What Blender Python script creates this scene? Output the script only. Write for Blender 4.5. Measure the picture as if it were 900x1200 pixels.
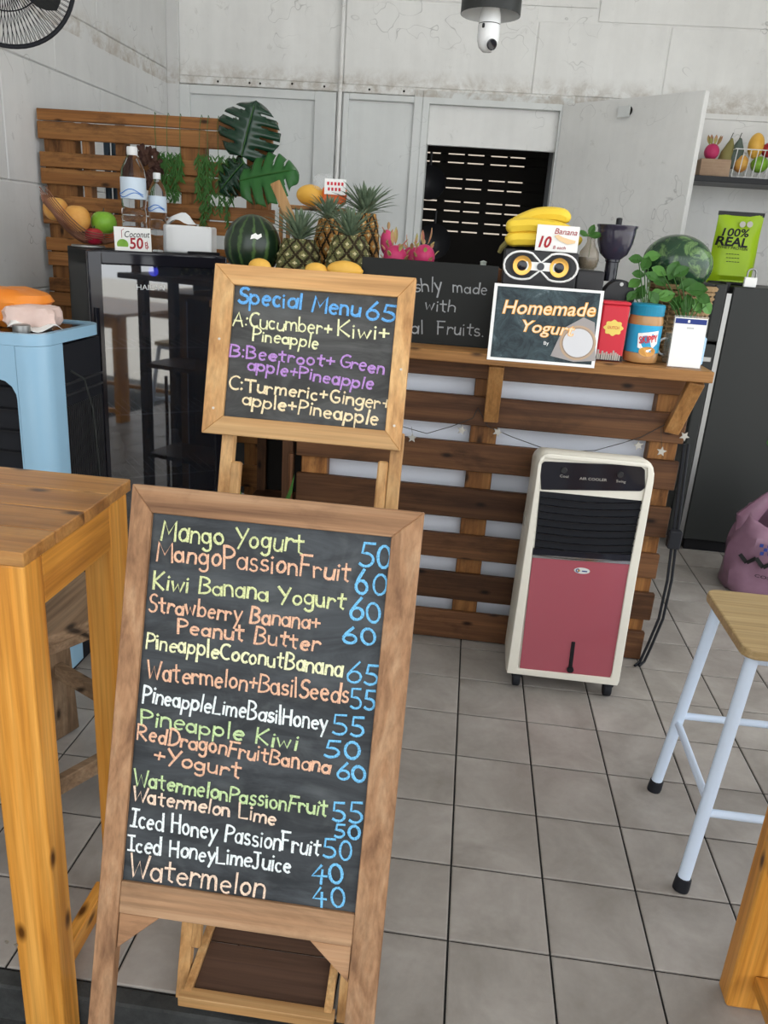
import bpy, bmesh, math, random
from mathutils import Vector as V, Matrix as M
random.seed(7)
PI = math.pi
for o in list(bpy.data.objects): bpy.data.objects.remove(o)
SC = bpy.context.scene
COL = SC.collection

# ------------------------------------------------------------------ camera
F_PX, PITCH, YAW, ROLL = 925.95, .3340, -.0900, .0698
CAM = V((.1238, -2.211, 1.2985))
_cp, _sp = math.cos(PITCH), math.sin(PITCH)
FW = V((math.sin(YAW)*_cp, math.cos(YAW)*_cp, -_sp))
_r0 = V((math.cos(YAW), -math.sin(YAW), 0)); _u0 = _r0.cross(FW)
RT = math.cos(ROLL)*_r0 + math.sin(ROLL)*_u0
UP = -math.sin(ROLL)*_r0 + math.cos(ROLL)*_u0
cd = bpy.data.cameras.new('camera'); cam = bpy.data.objects.new('camera', cd); COL.objects.link(cam)
mt = M((RT, UP, -FW)).transposed().to_4x4(); mt.translation = CAM
cam.matrix_world = mt
cd.sensor_fit = 'VERTICAL'; cd.sensor_height = 36; cd.lens = F_PX*36/1200
cd.clip_start = .02; cd.clip_end = 200
SC.camera = cam

# ------------------------------------------------------------------ light
SC.view_settings.view_transform = 'Standard'; SC.view_settings.look = 'None'
SC.view_settings.gamma = 1; SC.view_settings.use_curve_mapping = False
SC.view_settings.exposure = 0.85
w = bpy.data.worlds.new('sky'); SC.world = w; w.use_nodes = True
bg = w.node_tree.nodes['Background']; bg.inputs[0].default_value = (.93, .965, 1, 1); bg.inputs[1].default_value = 1.5
sd = bpy.data.lights.new('sun', 'SUN'); sd.energy = 4.5; sd.angle = math.radians(.6); sd.color = (1, .95, .86)
sun = bpy.data.objects.new('sun', sd); COL.objects.link(sun)
sun.rotation_euler = V((-.30, .35, -1)).to_track_quat('-Z', 'Y').to_euler()

# ------------------------------------------------------------------ pixel helpers (photo pixel -> point on a real plane)
def ray(x, y): return FW + (x-450)/F_PX*RT - (y-600)/F_PX*UP
def onax(x, y, ax, v):
    d = ray(x, y); return CAM + d*((v-CAM[ax])/d[ax])
def at(x, y, Y): return onax(x, y, 1, Y)
def atz(x, y, z): return onax(x, y, 2, z)
def atx(x, y, X): return onax(x, y, 0, X)
def onpl(x, y, O, n):
    d = ray(x, y); return CAM + d*((O-CAM).dot(n)/d.dot(n))
def sz(px, P): return px*(P-CAM).dot(FW)/F_PX

# ------------------------------------------------------------------ mesh builder
class MB:
    def __init__(s): s.v = []; s.f = []
    def add(s, vs, fs):
        n = len(s.v); s.v += [V(p) for p in vs]; s.f += [[i+n for i in f] for f in fs]; return s
    def box(s, a, b):
        x0, y0, z0 = a; x1, y1, z1 = b
        return s.add([(x0,y0,z0),(x1,y0,z0),(x1,y1,z0),(x0,y1,z0),(x0,y0,z1),(x1,y0,z1),(x1,y1,z1),(x0,y1,z1)],
                     [(0,3,2,1),(4,5,6,7),(0,1,5,4),(1,2,6,5),(2,3,7,6),(3,0,4,7)])
    def obox(s, O, ex, ey, ez):       # origin corner + three edge vectors
        O, ex, ey, ez = V(O), V(ex), V(ey), V(ez)
        vs = [O, O+ex, O+ex+ey, O+ey, O+ez, O+ex+ez, O+ex+ey+ez, O+ey+ez]
        fs = [(0,3,2,1),(4,5,6,7),(0,1,5,4),(1,2,6,5),(2,3,7,6),(3,0,4,7)]
        if ex.cross(ey).dot(ez) < 0: fs = [f[::-1] for f in fs]
        return s.add(vs, fs)
    def bar(s, p, q, w, h, up=(0,0,1), w2=None, h2=None):   # centred bar from p to q, w sideways, h along up
        p, q, up = V(p), V(q), V(up); d = (q-p).normalized()
        sx = d.cross(up).normalized(); u = sx.cross(d).normalized()
        w2 = w if w2 is None else w2; h2 = h if h2 is None else h2
        vs = []
        for c, ww, hh in ((p, w, h), (q, w2, h2)):
            vs += [c-sx*ww/2-u*hh/2, c+sx*ww/2-u*hh/2, c+sx*ww/2+u*hh/2, c-sx*ww/2+u*hh/2]
        return s.add(vs, [(0,3,2,1),(4,5,6,7),(0,1,5,4),(1,2,6,5),(2,3,7,6),(3,0,4,7)][:] if True else [])
    def tube(s, pts, r, n=8, cap=True):
        pts = [V(p) for p in pts]; k = len(pts)
        rs = r if isinstance(r, (list, tuple)) else [r]*k
        t = (pts[1]-pts[0]).normalized(); a = t.orthogonal().normalized()
        vs = []
        for i, p in enumerate(pts):
            t = (pts[min(i+1, k-1)]-pts[max(i-1, 0)]).normalized()
            a = (a-t*a.dot(t)).normalized(); b = t.cross(a)
            vs += [p+(a*math.cos(2*PI*j/n)+b*math.sin(2*PI*j/n))*rs[i] for j in range(n)]
        fs = [(i*n+j, i*n+(j+1)%n, (i+1)*n+(j+1)%n, (i+1)*n+j) for i in range(k-1) for j in range(n)]
        if cap: fs += [tuple(range(n))[::-1], tuple((k-1)*n+j for j in range(n))]
        return s.add(vs, fs)
    def lathe(s, prof, O=(0,0,0), ax=(0,0,1), n=24, fn=None, cap=True):    # prof: (r, h) list from bottom to top
        O = V(O); ax = V(ax).normalized(); a = ax.orthogonal().normalized(); b = ax.cross(a)
        if abs(ax.z) > .99: a, b = V((1,0,0)), V((0,1,0))
        vs = []
        for i, (r, h) in enumerate(prof):
            for j in range(n):
                t = 2*PI*j/n; rr = max(r, 1e-5)
                if fn: rr = fn(rr, t, i)
                vs.append(O+ax*h+(a*math.cos(t)+b*math.sin(t))*rr)
        k = len(prof)
        fs = [(i*n+j, i*n+(j+1)%n, (i+1)*n+(j+1)%n, (i+1)*n+j) for i in range(k-1) for j in range(n)]
        if cap: fs += [tuple(range(n))[::-1], tuple((k-1)*n+j for j in range(n))]
        return s.add(vs, fs)
    def prism(s, poly, O, ex, ey, ez):    # 2D polygon in frame (O, ex, ey), extruded by vector ez
        O, ex, ey, ez = V(O), V(ex), V(ey), V(ez); n = len(poly)
        ar = sum(poly[i][0]*poly[(i+1)%n][1]-poly[(i+1)%n][0]*poly[i][1] for i in range(n))
        if (ar > 0) != (ex.cross(ey).dot(ez) > 0): poly = poly[::-1]
        vs = [O+ex*x+ey*y for x, y in poly]; vs += [p+ez for p in vs]
        fs = [tuple(range(n))[::-1], tuple(range(n, 2*n))]+[(i, (i+1)%n, n+(i+1)%n, n+i) for i in range(n)]
        return s.add(vs, fs)
    def ball(s, c, r, sc=(1,1,1), nu=20, nv=12, R=None, fn=None):
        c = V(c); vs = []
        for i in range(nv+1):
            th = PI*i/nv
            for j in range(nu):
                ph = 2*PI*j/nu
                p = V((math.sin(th)*math.cos(ph), math.sin(th)*math.sin(ph), -math.cos(th)))
                if fn: p = p*fn(p)
                p = V((p.x*sc[0]*r, p.y*sc[1]*r, p.z*sc[2]*r))
                if R: p = R @ p
                vs.append(c+p)
        fs = [(i*nu+j, i*nu+(j+1)%nu, (i+1)*nu+(j+1)%nu, (i+1)*nu+j) for i in range(nv) for j in range(nu)]
        return s.add(vs, fs)
    def build(s, name, mat, parent=None, smooth=False, bevel=0, seg=1, raw=False, origin=None):
        if not s.v: return None
        vs = s.v
        lo = V([min(p[i] for p in vs) for i in range(3)]); hi = V([max(p[i] for p in vs) for i in range(3)])
        c = V(origin) if origin is not None else V(((lo.x+hi.x)/2, (lo.y+hi.y)/2, lo.z))
        me = bpy.data.meshes.new(name); me.from_pydata([p-c for p in vs], [], s.f); me.validate()
        if not raw:
            bm = bmesh.new(); bm.from_mesh(me)
            bmesh.ops.remove_doubles(bm, verts=bm.verts, dist=1e-6)
            bmesh.ops.recalc_face_normals(bm, faces=bm.faces); bm.to_mesh(me); bm.free()
        o = bpy.data.objects.new(name, me); COL.objects.link(o)
        if parent is not None:
            pw = WORLD[parent.as_pointer()]
            o.parent = parent; o.location = c-pw
        else: o.location = c
        WORLD[o.as_pointer()] = c.copy()
        if mat: me.materials.append(mat)
        if smooth:
            me.polygons.foreach_set('use_smooth', [True]*len(me.polygons))
            me.set_sharp_from_angle(angle=math.radians(40))
        if bevel:
            b = o.modifiers.new('bevel', 'BEVEL'); b.width = bevel; b.segments = seg; b.limit_method = 'ANGLE'
        return o
WORLD = {}
def thing(name, label, cat, loc, group=None):
    o = bpy.data.objects.new(name, None); COL.objects.link(o); o.location = V(loc); o.empty_display_size = .05
    WORLD[o.as_pointer()] = V(loc); return tag(o, label, cat, group)
def tag(o, label=None, cat=None, group=None, kind=None):
    if label: o['label'] = label
    if cat: o['category'] = cat
    if group: o['group'] = group
    if kind: o['kind'] = kind
    return o
def struct(o): o['kind'] = 'structure'; return o
def stuff(o): o['kind'] = 'stuff'; return o

# ------------------------------------------------------------------ materials
def mat(name, col, rough=.5, metal=0, spec=None, **k):
    m = bpy.data.materials.new(name); m.use_nodes = True; b = m.node_tree.nodes['Principled BSDF']
    b.inputs['Base Color'].default_value = (*col, 1); b.inputs['Roughness'].default_value = rough
    b.inputs['Metallic'].default_value = metal
    if spec is None: spec = .5 if rough < .3 else .22
    b.inputs['Specular IOR Level'].default_value = spec
    for a, v in k.items():
        b.inputs[a.replace('_', ' ')].default_value = v
    return m
def nd(m, t, **k):
    n = m.node_tree.nodes.new(t)
    for a, v in k.items(): setattr(n, a, v)
    return n
def lk(m, a, b): m.node_tree.links.new(a, b)
def coords(m, scale=(1,1,1), rnd=True, src='Object'):
    tc = nd(m, 'ShaderNodeTexCoord'); mp = nd(m, 'ShaderNodeMapping'); mp.inputs['Scale'].default_value = scale
    lk(m, tc.outputs[src], mp.inputs[0])
    if rnd:
        oi = nd(m, 'ShaderNodeObjectInfo'); mu = nd(m, 'ShaderNodeMath', operation='MULTIPLY'); mu.inputs[1].default_value = 37
        lk(m, oi.outputs['Random'], mu.inputs[0]); cb = nd(m, 'ShaderNodeCombineXYZ')
        for i in range(3): lk(m, mu.outputs[0], cb.inputs[i])
        lk(m, cb.outputs[0], mp.inputs['Location'])
    return mp.outputs[0]
def ramp(m, fac, stops):
    r = nd(m, 'ShaderNodeValToRGB'); e = r.color_ramp.elements
    while len(e) > 1: e.remove(e[-1])
    for i, (p, c) in enumerate(stops):
        x = e[0] if i == 0 else e.new(p)
        x.position = p; x.color = (*c, 1) if len(c) == 3 else c
    lk(m, fac, r.inputs[0]); return r.outputs[0]
def noise(m, vec, scale, detail=4, rough=.55, dist=0):
    n = nd(m, 'ShaderNodeTexNoise'); n.inputs['Scale'].default_value = scale; n.inputs['Detail'].default_value = detail
    n.inputs['Roughness'].default_value = rough; n.inputs['Distortion'].default_value = dist
    lk(m, vec, n.inputs['Vector']); return n.outputs['Fac']
def bump(m, h, s=.2, d=.002):
    b = nd(m, 'ShaderNodeBump'); b.inputs['Strength'].default_value = s; b.inputs['Distance'].default_value = d
    lk(m, h, b.inputs['Height']); lk(m, b.outputs[0], m.node_tree.nodes['Principled BSDF'].inputs['Normal'])
def mixc(m, f, a, b, mode='MIX'):
    x = nd(m, 'ShaderNodeMix', data_type='RGBA', blend_type=mode)
    if isinstance(f, float): x.inputs[0].default_value = f
    else: lk(m, f, x.inputs[0])
    for s, i in ((a, 6), (b, 7)):
        if isinstance(s, tuple): x.inputs[i].default_value = (*s, 1)
        else: lk(m, s, x.inputs[i])
    return x.outputs[2]
def base(m, s): lk(m, s, m.node_tree.nodes['Principled BSDF'].inputs['Base Color'])
def wood(name, c1, c2, c3, axis=0, rough=.55, vary=.25, fine=1.0, knots=True, stain=.0):
    m = mat(name, c2, rough)
    sc = [26, 26, 26]; sc[axis] = 1.0
    v = coords(m, tuple(sc)); g = noise(m, v, 1.0, 5, .6, .8)
    sc2 = [150*fine]*3; sc2[axis] = 3; v2 = coords(m, tuple(sc2)); g2 = noise(m, v2, 1.0, 3, .6)
    col = ramp(m, g, [(.25, c1), (.5, c2), (.75, c3)])
    col = mixc(m, .35, col, ramp(m, g2, [(.3, (.15,.15,.15)), (.65, (1,1,1))]), 'MULTIPLY')
    if knots:
        s3 = [9, 9, 9]; s3[axis] = 4
        v3 = coords(m, tuple(s3)); vo = nd(m, 'ShaderNodeTexVoronoi', voronoi_dimensions='2D'); vo.inputs['Scale'].default_value = 1
        s_ = nd(m, 'ShaderNodeSeparateXYZ'); lk(m, v3, s_.inputs[0]); ot = [k for k in range(3) if k != axis]
        ad = nd(m, 'ShaderNodeMath', operation='ADD'); lk(m, s_.outputs[ot[0]], ad.inputs[0]); lk(m, s_.outputs[ot[1]], ad.inputs[1])
        cb = nd(m, 'ShaderNodeCombineXYZ'); lk(m, s_.outputs[axis], cb.inputs[0]); lk(m, ad.outputs[0], cb.inputs[1]); lk(m, cb.outputs[0], vo.inputs['Vector'])
        col = mixc(m, ramp(m, vo.outputs['Distance'], [(.03, (1,1,1)), (.10, (0,0,0))]), col, tuple(x*.28 for x in c1))
    if stain:
        s4 = [9, 9, 9]; s4[axis] = 3; n4 = noise(m, coords(m, tuple(s4)), 1.0, 6, .7, .6)
        col = mixc(m, ramp(m, n4, [(.50, (0,0,0)), (.68, (stain,)*3)]), col, tuple(x*.45 for x in c1))
    oi = nd(m, 'ShaderNodeObjectInfo')
    col = mixc(m, 1.0, col, ramp(m, oi.outputs['Random'], [(0, (1-vary,)*3), (1, (1,1,1))]), 'MULTIPLY')
    base(m, col); bump(m, g2, .25, .001); return m
WOODS = {}
def woodset(key, *a, **k):
    for i in range(3): WOODS[key, i] = wood(f'{key}_grain_{"xyz"[i]}', *a, axis=i, **k)
woodset('easel', (.17,.08,.04), (.40,.215,.11), (.56,.35,.20), rough=.62, knots=False, stain=.45)
woodset('pine', (.30,.13,.04), (.60,.33,.13), (.72,.46,.21), rough=.45, knots=False)
woodset('table', (.34,.12,.02), (.66,.28,.045), (.80,.40,.09), rough=.33)
woodset('tabletop', (.22,.085,.022), (.44,.20,.055), (.58,.30,.09), rough=.28, stain=.4)
woodset('pallet', (.15,.06,.02), (.36,.15,.045), (.50,.24,.08), rough=.5, vary=.4, stain=.8)
woodset('slat', (.06,.024,.012), (.15,.066,.029), (.24,.11,.045), rough=.5, vary=.5, stain=.6)
woodset('shelf', (.26,.115,.035), (.45,.22,.075), (.55,.29,.11), rough=.42, stain=.4)
woodset('seatwood', (.28,.18,.08), (.44,.31,.15), (.54,.40,.21), rough=.4, knots=False)
woodset('worn', (.13,.08,.045), (.30,.19,.11), (.42,.29,.18), rough=.7, stain=.5)
def W(k, a=0): return WOODS[k, a]
def wall_mat(name, c=(.62,.63,.61), dirt=.5):
    m = mat(name, c, .85); v = coords(m, rnd=False, src='Generated'); tc = nd(m, 'ShaderNodeTexCoord')
    ge = nd(m, 'ShaderNodeNewGeometry'); v = ge.outputs['Position']
    n1 = noise(m, v, 1.6, 6, .65); n2 = noise(m, v, 14, 6, .7, .4)
    mp = nd(m, 'ShaderNodeMapping'); mp.inputs['Scale'].default_value = (9, 9, .8); lk(m, v, mp.inputs[0]); n3 = noise(m, mp.outputs[0], 1, 4, .6)
    col = ramp(m, n1, [(.3, tuple(x*.88 for x in c)), (.6, c)])
    col = mixc(m, ramp(m, n2, [(.62, (0,0,0)), (.80, (dirt,)*3)]), col, (.33,.32,.28))
    vo = nd(m, 'ShaderNodeTexVoronoi', feature='DISTANCE_TO_EDGE'); vo.inputs['Scale'].default_value = 1.5
    nz = nd(m, 'ShaderNodeTexNoise'); nz.inputs['Scale'].default_value = 5; lk(m, v, nz.inputs['Vector']); va = nd(m, 'ShaderNodeVectorMath', operation='ADD'); lk(m, v, va.inputs[0]); lk(m, nz.outputs['Color'], va.inputs[1]); lk(m, va.outputs[0], vo.inputs['Vector'])
    ck = nd(m, 'ShaderNodeMath', operation='MULTIPLY'); lk(m, ramp(m, vo.outputs['Distance'], [(0, (1,1,1)), (.006, (0,0,0))]), ck.inputs[0]); lk(m, ramp(m, noise(m, v, 3.1, 3), [(.50, (0,0,0)), (.60, (dirt,)*3)]), ck.inputs[1])
    col = mixc(m, ck.outputs[0], col, (.20,.20,.19))
    col = mixc(m, .5, col, ramp(m, n3, [(.3, (.88,.88,.88)), (.6, (1,1,1))]), 'MULTIPLY')
    sp = nd(m, 'ShaderNodeSeparateXYZ'); lk(m, v, sp.inputs[0])
    zz = ramp(m, sp.outputs['Z'], [(0,(0,0,0))]); mr = nd(m, 'ShaderNodeMapRange'); mr.inputs[1].default_value = 2.06; mr.inputs[2].default_value = 2.17; mr.inputs[3].default_value = 1; mr.inputs[4].default_value = 0; lk(m, sp.outputs['Z'], mr.inputs[0])
    gt = nd(m, 'ShaderNodeMath', operation='GREATER_THAN'); gt.inputs[1].default_value = 2.03; lk(m, sp.outputs['Z'], gt.inputs[0])
    mm = nd(m, 'ShaderNodeMath', operation='MULTIPLY'); lk(m, mr.outputs[0], mm.inputs[0]); lk(m, gt.outputs[0], mm.inputs[1])
    m2 = nd(m, 'ShaderNodeMath', operation='MULTIPLY'); lk(m, mm.outputs[0], m2.inputs[0]); lk(m, ramp(m, n2, [(.40,(0,0,0)),(.62,(.75,.75,.75))]), m2.inputs[1])
    col = mixc(m, m2.outputs[0], col, (.42,.37,.31))
    base(m, col); bump(m, n2, .25, .004); return m
MT = dict(
    wall=wall_mat('white_plaster', (.84,.84,.82)), lwall=wall_mat('white_blockwork', (.70,.70,.69), .7), panel=wall_mat('painted_plywood', (.74,.76,.75), .25),
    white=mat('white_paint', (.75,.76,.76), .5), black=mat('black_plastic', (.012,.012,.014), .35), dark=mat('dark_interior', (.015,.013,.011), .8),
    cream=mat('cream_plastic', (.74,.71,.62), .35), rubber=mat('rubber', (.012,.013,.017), .6), chrome=mat('chrome', (.7,.7,.7), .15, 1),
    steel=mat('brushed_steel', (.34,.34,.33), .4, 1), grout=mat('dark_grout', (.02,.02,.02), .9), blue=mat('light_blue_plastic', (.30,.50,.66), .22),
    gloss=mat('black_gloss', (.014,.014,.02), .08), grey=mat('dark_grey_metal', (.030,.032,.031), .42), porc=mat('white_porcelain', (.82,.83,.83), .15),
    paper=mat('white_paper', (.85,.85,.82), .5), ink=mat('black_ink', (.01,.01,.01), .6), red=mat('dark_red_ink', (.38,.02,.03), .5),
    gold=mat('gold_cone', (.75,.42,.10), .3, .7), orange=mat('orange_print', (.95,.45,.08), .5), whiteprint=mat('white_print', (.9,.9,.88), .5),
    pinkpl=mat('pink_gloss_panel', (.36,.085,.11), .12), tin=mat('red_tin', (.60,.03,.05), .3), bluelid=mat('teal_blue_lid', (.01,.22,.36), .35),
    stoolwhite=mat('white_blue_paint', (.62,.72,.86), .35), leaf=mat('leaf_green', (.04,.12,.022), .4), darkleaf=mat('dark_glossy_leaf', (.008,.035,.018), .22),
    midleaf=mat('mid_green_leaf', (.03,.12,.03), .3), nail=mat('nail_head', (.45,.40,.33), .4, .8), stem=mat('pale_stem', (.25,.22,.08), .6),
    wicker=mat('wicker', (.30,.20,.10), .7), glasslike=mat('smoked_plastic', (.035,.032,.052), .12), wire=mat('dark_wire', (.03,.03,.03), .5),
    copper=mat('copper_wire', (.30,.15,.10), .35, .8), whitewire=mat('white_wire', (.75,.75,.75), .4), lime=mat('lime_foil', (.27,.42,.012), .3),
    navy=mat('navy_print', (.02,.04,.20), .5), frost=mat('pearly_star', (.42,.40,.36), .3), charcoal=mat('charcoal_plastic', (.03,.03,.032), .3))
def glass(name, col=(1,1,1), rough=.02, alpha=.25):
    # clear thin plastic: mostly transparent with a glossy sheen
    m = mat(name, col, rough); b = m.node_tree.nodes['Principled BSDF']; b.inputs['Alpha'].default_value = alpha
    b.inputs['Specular IOR Level'].default_value = .8; return m
MT['bottle'] = mat('clear_bottle_plastic', (.95,.97,1), .03, IOR=1.22, Transmission_Weight=1.0)
MT['clear'] = glass('clear_plastic', (.85,.88,.9), .04, .10)
MT['door_glass'] = glass('tinted_glass', (.03,.035,.045), .03, .72); MT['door_glass'].node_tree.nodes['Principled BSDF'].inputs['IOR'].default_value = 2.3
MT['vase'] = glass('smoky_vase_glass', (.30,.25,.18), .05, .45)
def chalkboard(name, c):
    m = mat(name, c, .5); v = coords(m, (3, 3, 14)); n = noise(m, v, 1.2, 6, .7, 1.5); n2 = noise(m, coords(m, (1,1,1)), 9, 3, .5, 3)
    col = ramp(m, n, [(.40, c), (.75, tuple(x*2.6+.012 for x in c))])
    col = mixc(m, ramp(m, n2, [(.5, (0,0,0)), (.8, (.3,.3,.3))]), col, (.14,.15,.15)); base(m, col); return m
MT['board'] = chalkboard('chalkboard_black', (.022,.025,.028)); MT['crease'] = mat('pineapple_crease', (.035,.025,.012), .7); MT['eye'] = mat('pineapple_eye_tip', (.52,.46,.26), .6)
MT['board2'] = chalkboard('small_chalkboard_black', (.032,.032,.031))
MT['slate'] = mat('matt_black_sign', (.013,.014,.013), .55)
def chalk(name, c):
    m = mat(name, c, .95); n = noise(m, coords(m, rnd=False), 500, 2); col = ramp(m, n, [(.32, tuple(x*.55 for x in c)), (.55, c)]); base(m, col); return m
CH = dict(y=chalk('chalk_yellow_green', (.66,.70,.36)), p=chalk('chalk_peach', (.78,.46,.31)), w=chalk('chalk_white', (.80,.86,.86)), g=chalk('chalk_green', (.52,.66,.34)),
          b=chalk('chalk_blue', (.18,.50,.80)), v=chalk('chalk_violet', (.48,.27,.62)), c=chalk('chalk_cream', (.88,.72,.46)), l=chalk('chalk_pale_yellow', (.82,.82,.50)),
          k=chalk('chalk_grey', (.36,.37,.38)), B=chalk('chalk_sky_blue', (.14,.40,.78)), o=chalk('chalk_pale_peach', (.82,.62,.48)))
def tile_mat():
    m = mat('beige_floor_tile', (.4,.37,.33), .33); v = coords(m, (1,1,1)); n = noise(m, v, 6, 6, .6, .5); n2 = noise(m, v, 60, 3)
    oi = nd(m, 'ShaderNodeObjectInfo')
    col = ramp(m, n, [(.3, (.27,.245,.22)), (.7, (.42,.39,.36))])
    col = mixc(m, 1.0, col, ramp(m, oi.outputs['Random'], [(0, (.9,.9,.9)), (1, (1,1,1))]), 'MULTIPLY')
    col = mixc(m, .12, col, ramp(m, n2, [(.3, (.5,.5,.5)), (.7, (1,1,1))]), 'MULTIPLY'); base(m, col)
    lk(m, ramp(m, n, [(.3, (.28,)*3), (.7, (.45,)*3)]), m.node_tree.nodes['Principled BSDF'].inputs['Roughness']); return m
MT['tile'] = tile_mat()
def concrete(name, a, b):
    m = mat(name, a, .9); ge = nd(m, 'ShaderNodeNewGeometry'); n = noise(m, ge.outputs['Position'], 12, 8, .7)
    base(m, ramp(m, n, [(.3, a), (.7, b)])); bump(m, n, .6, .01); return m
MT['ground'] = concrete('dark_concrete', (.018,.019,.019), (.06,.062,.06)); MT['paving'] = concrete('street_paving', (.38,.37,.35), (.5,.49,.46))
def fruit_noise(name, c1, c2, sc=20, rough=.4, c3=None):
    m = mat(name, c1, rough); n = noise(m, coords(m), sc, 5, .6); st = [(.35, c1), (.65, c2)]
    if c3: st.append((.8, c3))
    base(m, ramp(m, n, st)); return m
MT['apple'] = fruit_noise('green_apple', (.16,.36,.03), (.26,.48,.06), 15, .3); MT['redapple'] = fruit_noise('red_apple', (.30,.01,.03), (.42,.05,.05), 15, .3)
MT['peach'] = fruit_noise('orange_peach', (.62,.26,.05), (.75,.42,.12), 10, .5); MT['mango'] = fruit_noise('yellow_mango', (.75,.40,.06), (.85,.52,.12), 10, .4)
MT['mangor'] = fruit_noise('blushed_mango', (.72,.42,.10), (.55,.20,.06), 12, .45)
MT['banana'] = fruit_noise('banana_skin', (.86,.62,.06), (.80,.55,.05), 14, .45, (.35,.22,.05)); MT['dragon'] = fruit_noise('pink_dragonfruit', (.46,.025,.11), (.60,.06,.17), 12, .4)
MT['dscale'] = fruit_noise('dragonfruit_scale', (.50,.16,.14), (.38,.40,.12), 30, .5)
MT['pineg'] = fruit_noise('green_pineapple_skin', (.06,.075,.028), (.20,.18,.07), 90, .55, (.36,.30,.13)); MT['pineo'] = fruit_noise('ripe_pineapple_skin', (.20,.09,.02), (.48,.23,.05), 90, .55)
MT['crown'] = fruit_noise('pineapple_crown_leaf', (.09,.14,.085), (.22,.29,.19), 30, .45); MT['bag'] = fruit_noise('mauve_plastic_bag', (.20,.105,.15), (.27,.155,.215), 4, .3)
MT['pbutter'] = mat('peanut_butter', (.45,.24,.09), .2); MT['lblue'] = mat('sky_blue_label', (.03,.36,.62), .35); MT['bordeaux'] = mat('dark_red_glaze', (.05,.01,.01), .2)
MT['beer'] = mat('pale_label', (.62,.72,.82), .4); MT['tree'] = fruit_noise('dry_foliage', (.05,.022,.018), (.10,.05,.035), 30, .8); MT['sugar'] = mat('sliced_orange', (.75,.13,.02), .35)
MT['orangebag'] = fruit_noise('orange_wrapper', (.70,.19,.02), (.80,.28,.04), 6, .4); MT['pinkbag'] = fruit_noise('pale_pink_wrapper', (.66,.48,.42), (.78,.62,.56), 8, .4)
MT['ply'] = wood('dark_plywood', (.04,.02,.013), (.085,.045,.028), (.11,.06,.04), axis=0, rough=.5, knots=False); MT['brownbox'] = fruit_noise('kraft_card', (.36,.24,.16), (.45,.32,.22), 8, .7)
MT['glow'] = mat('blue_lamp', (.02,.02,.3), .4); _b = MT['glow'].node_tree.nodes['Principled BSDF']; _b.inputs['Emission Color'].default_value = (.03,.05,1,1); _b.inputs['Emission Strength'].default_value = 2.5
def melon_mat(name, stripes, c1, c2, k=9.0):
    m = mat(name, c1, .28); tc = nd(m, 'ShaderNodeTexCoord'); sp = nd(m, 'ShaderNodeSeparateXYZ')
    v = coords(m, rnd=False); n = noise(m, v, 25, 4, .6)
    if not stripes: base(m, ramp(m, noise(m, v, 18, 6, .7, 1.2), [(.48, c1), (.6, c2), (.7, c1)])); return m
    lk(m, tc.outputs['Object'], sp.inputs[0]); a = nd(m, 'ShaderNodeMath', operation='ARCTAN2'); lk(m, sp.outputs['X'], a.inputs[0]); lk(m, sp.outputs['Y'], a.inputs[1])
    mu = nd(m, 'ShaderNodeMath', operation='MULTIPLY'); mu.inputs[1].default_value = k; lk(m, a.outputs[0], mu.inputs[0])
    ad = nd(m, 'ShaderNodeMath', operation='MULTIPLY_ADD'); ad.inputs[1].default_value = 5.0; lk(m, n, ad.inputs[0]); lk(m, mu.outputs[0], ad.inputs[2])
    si = nd(m, 'ShaderNodeMath', operation='SINE'); lk(m, ad.outputs[0], si.inputs[0])
    base(m, ramp(m, si.outputs[0], [(.55, c1), (.95, c2)])); return m
MT['melon'] = melon_mat('striped_watermelon', True, (.008,.022,.010), (.05,.10,.028), 13.0); MT['melon2'] = melon_mat('mottled_watermelon', False, (.012,.045,.02), (.12,.22,.07))
MT['melon2'].node_tree.nodes['Principled BSDF'].inputs['Roughness'].default_value = .18

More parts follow.
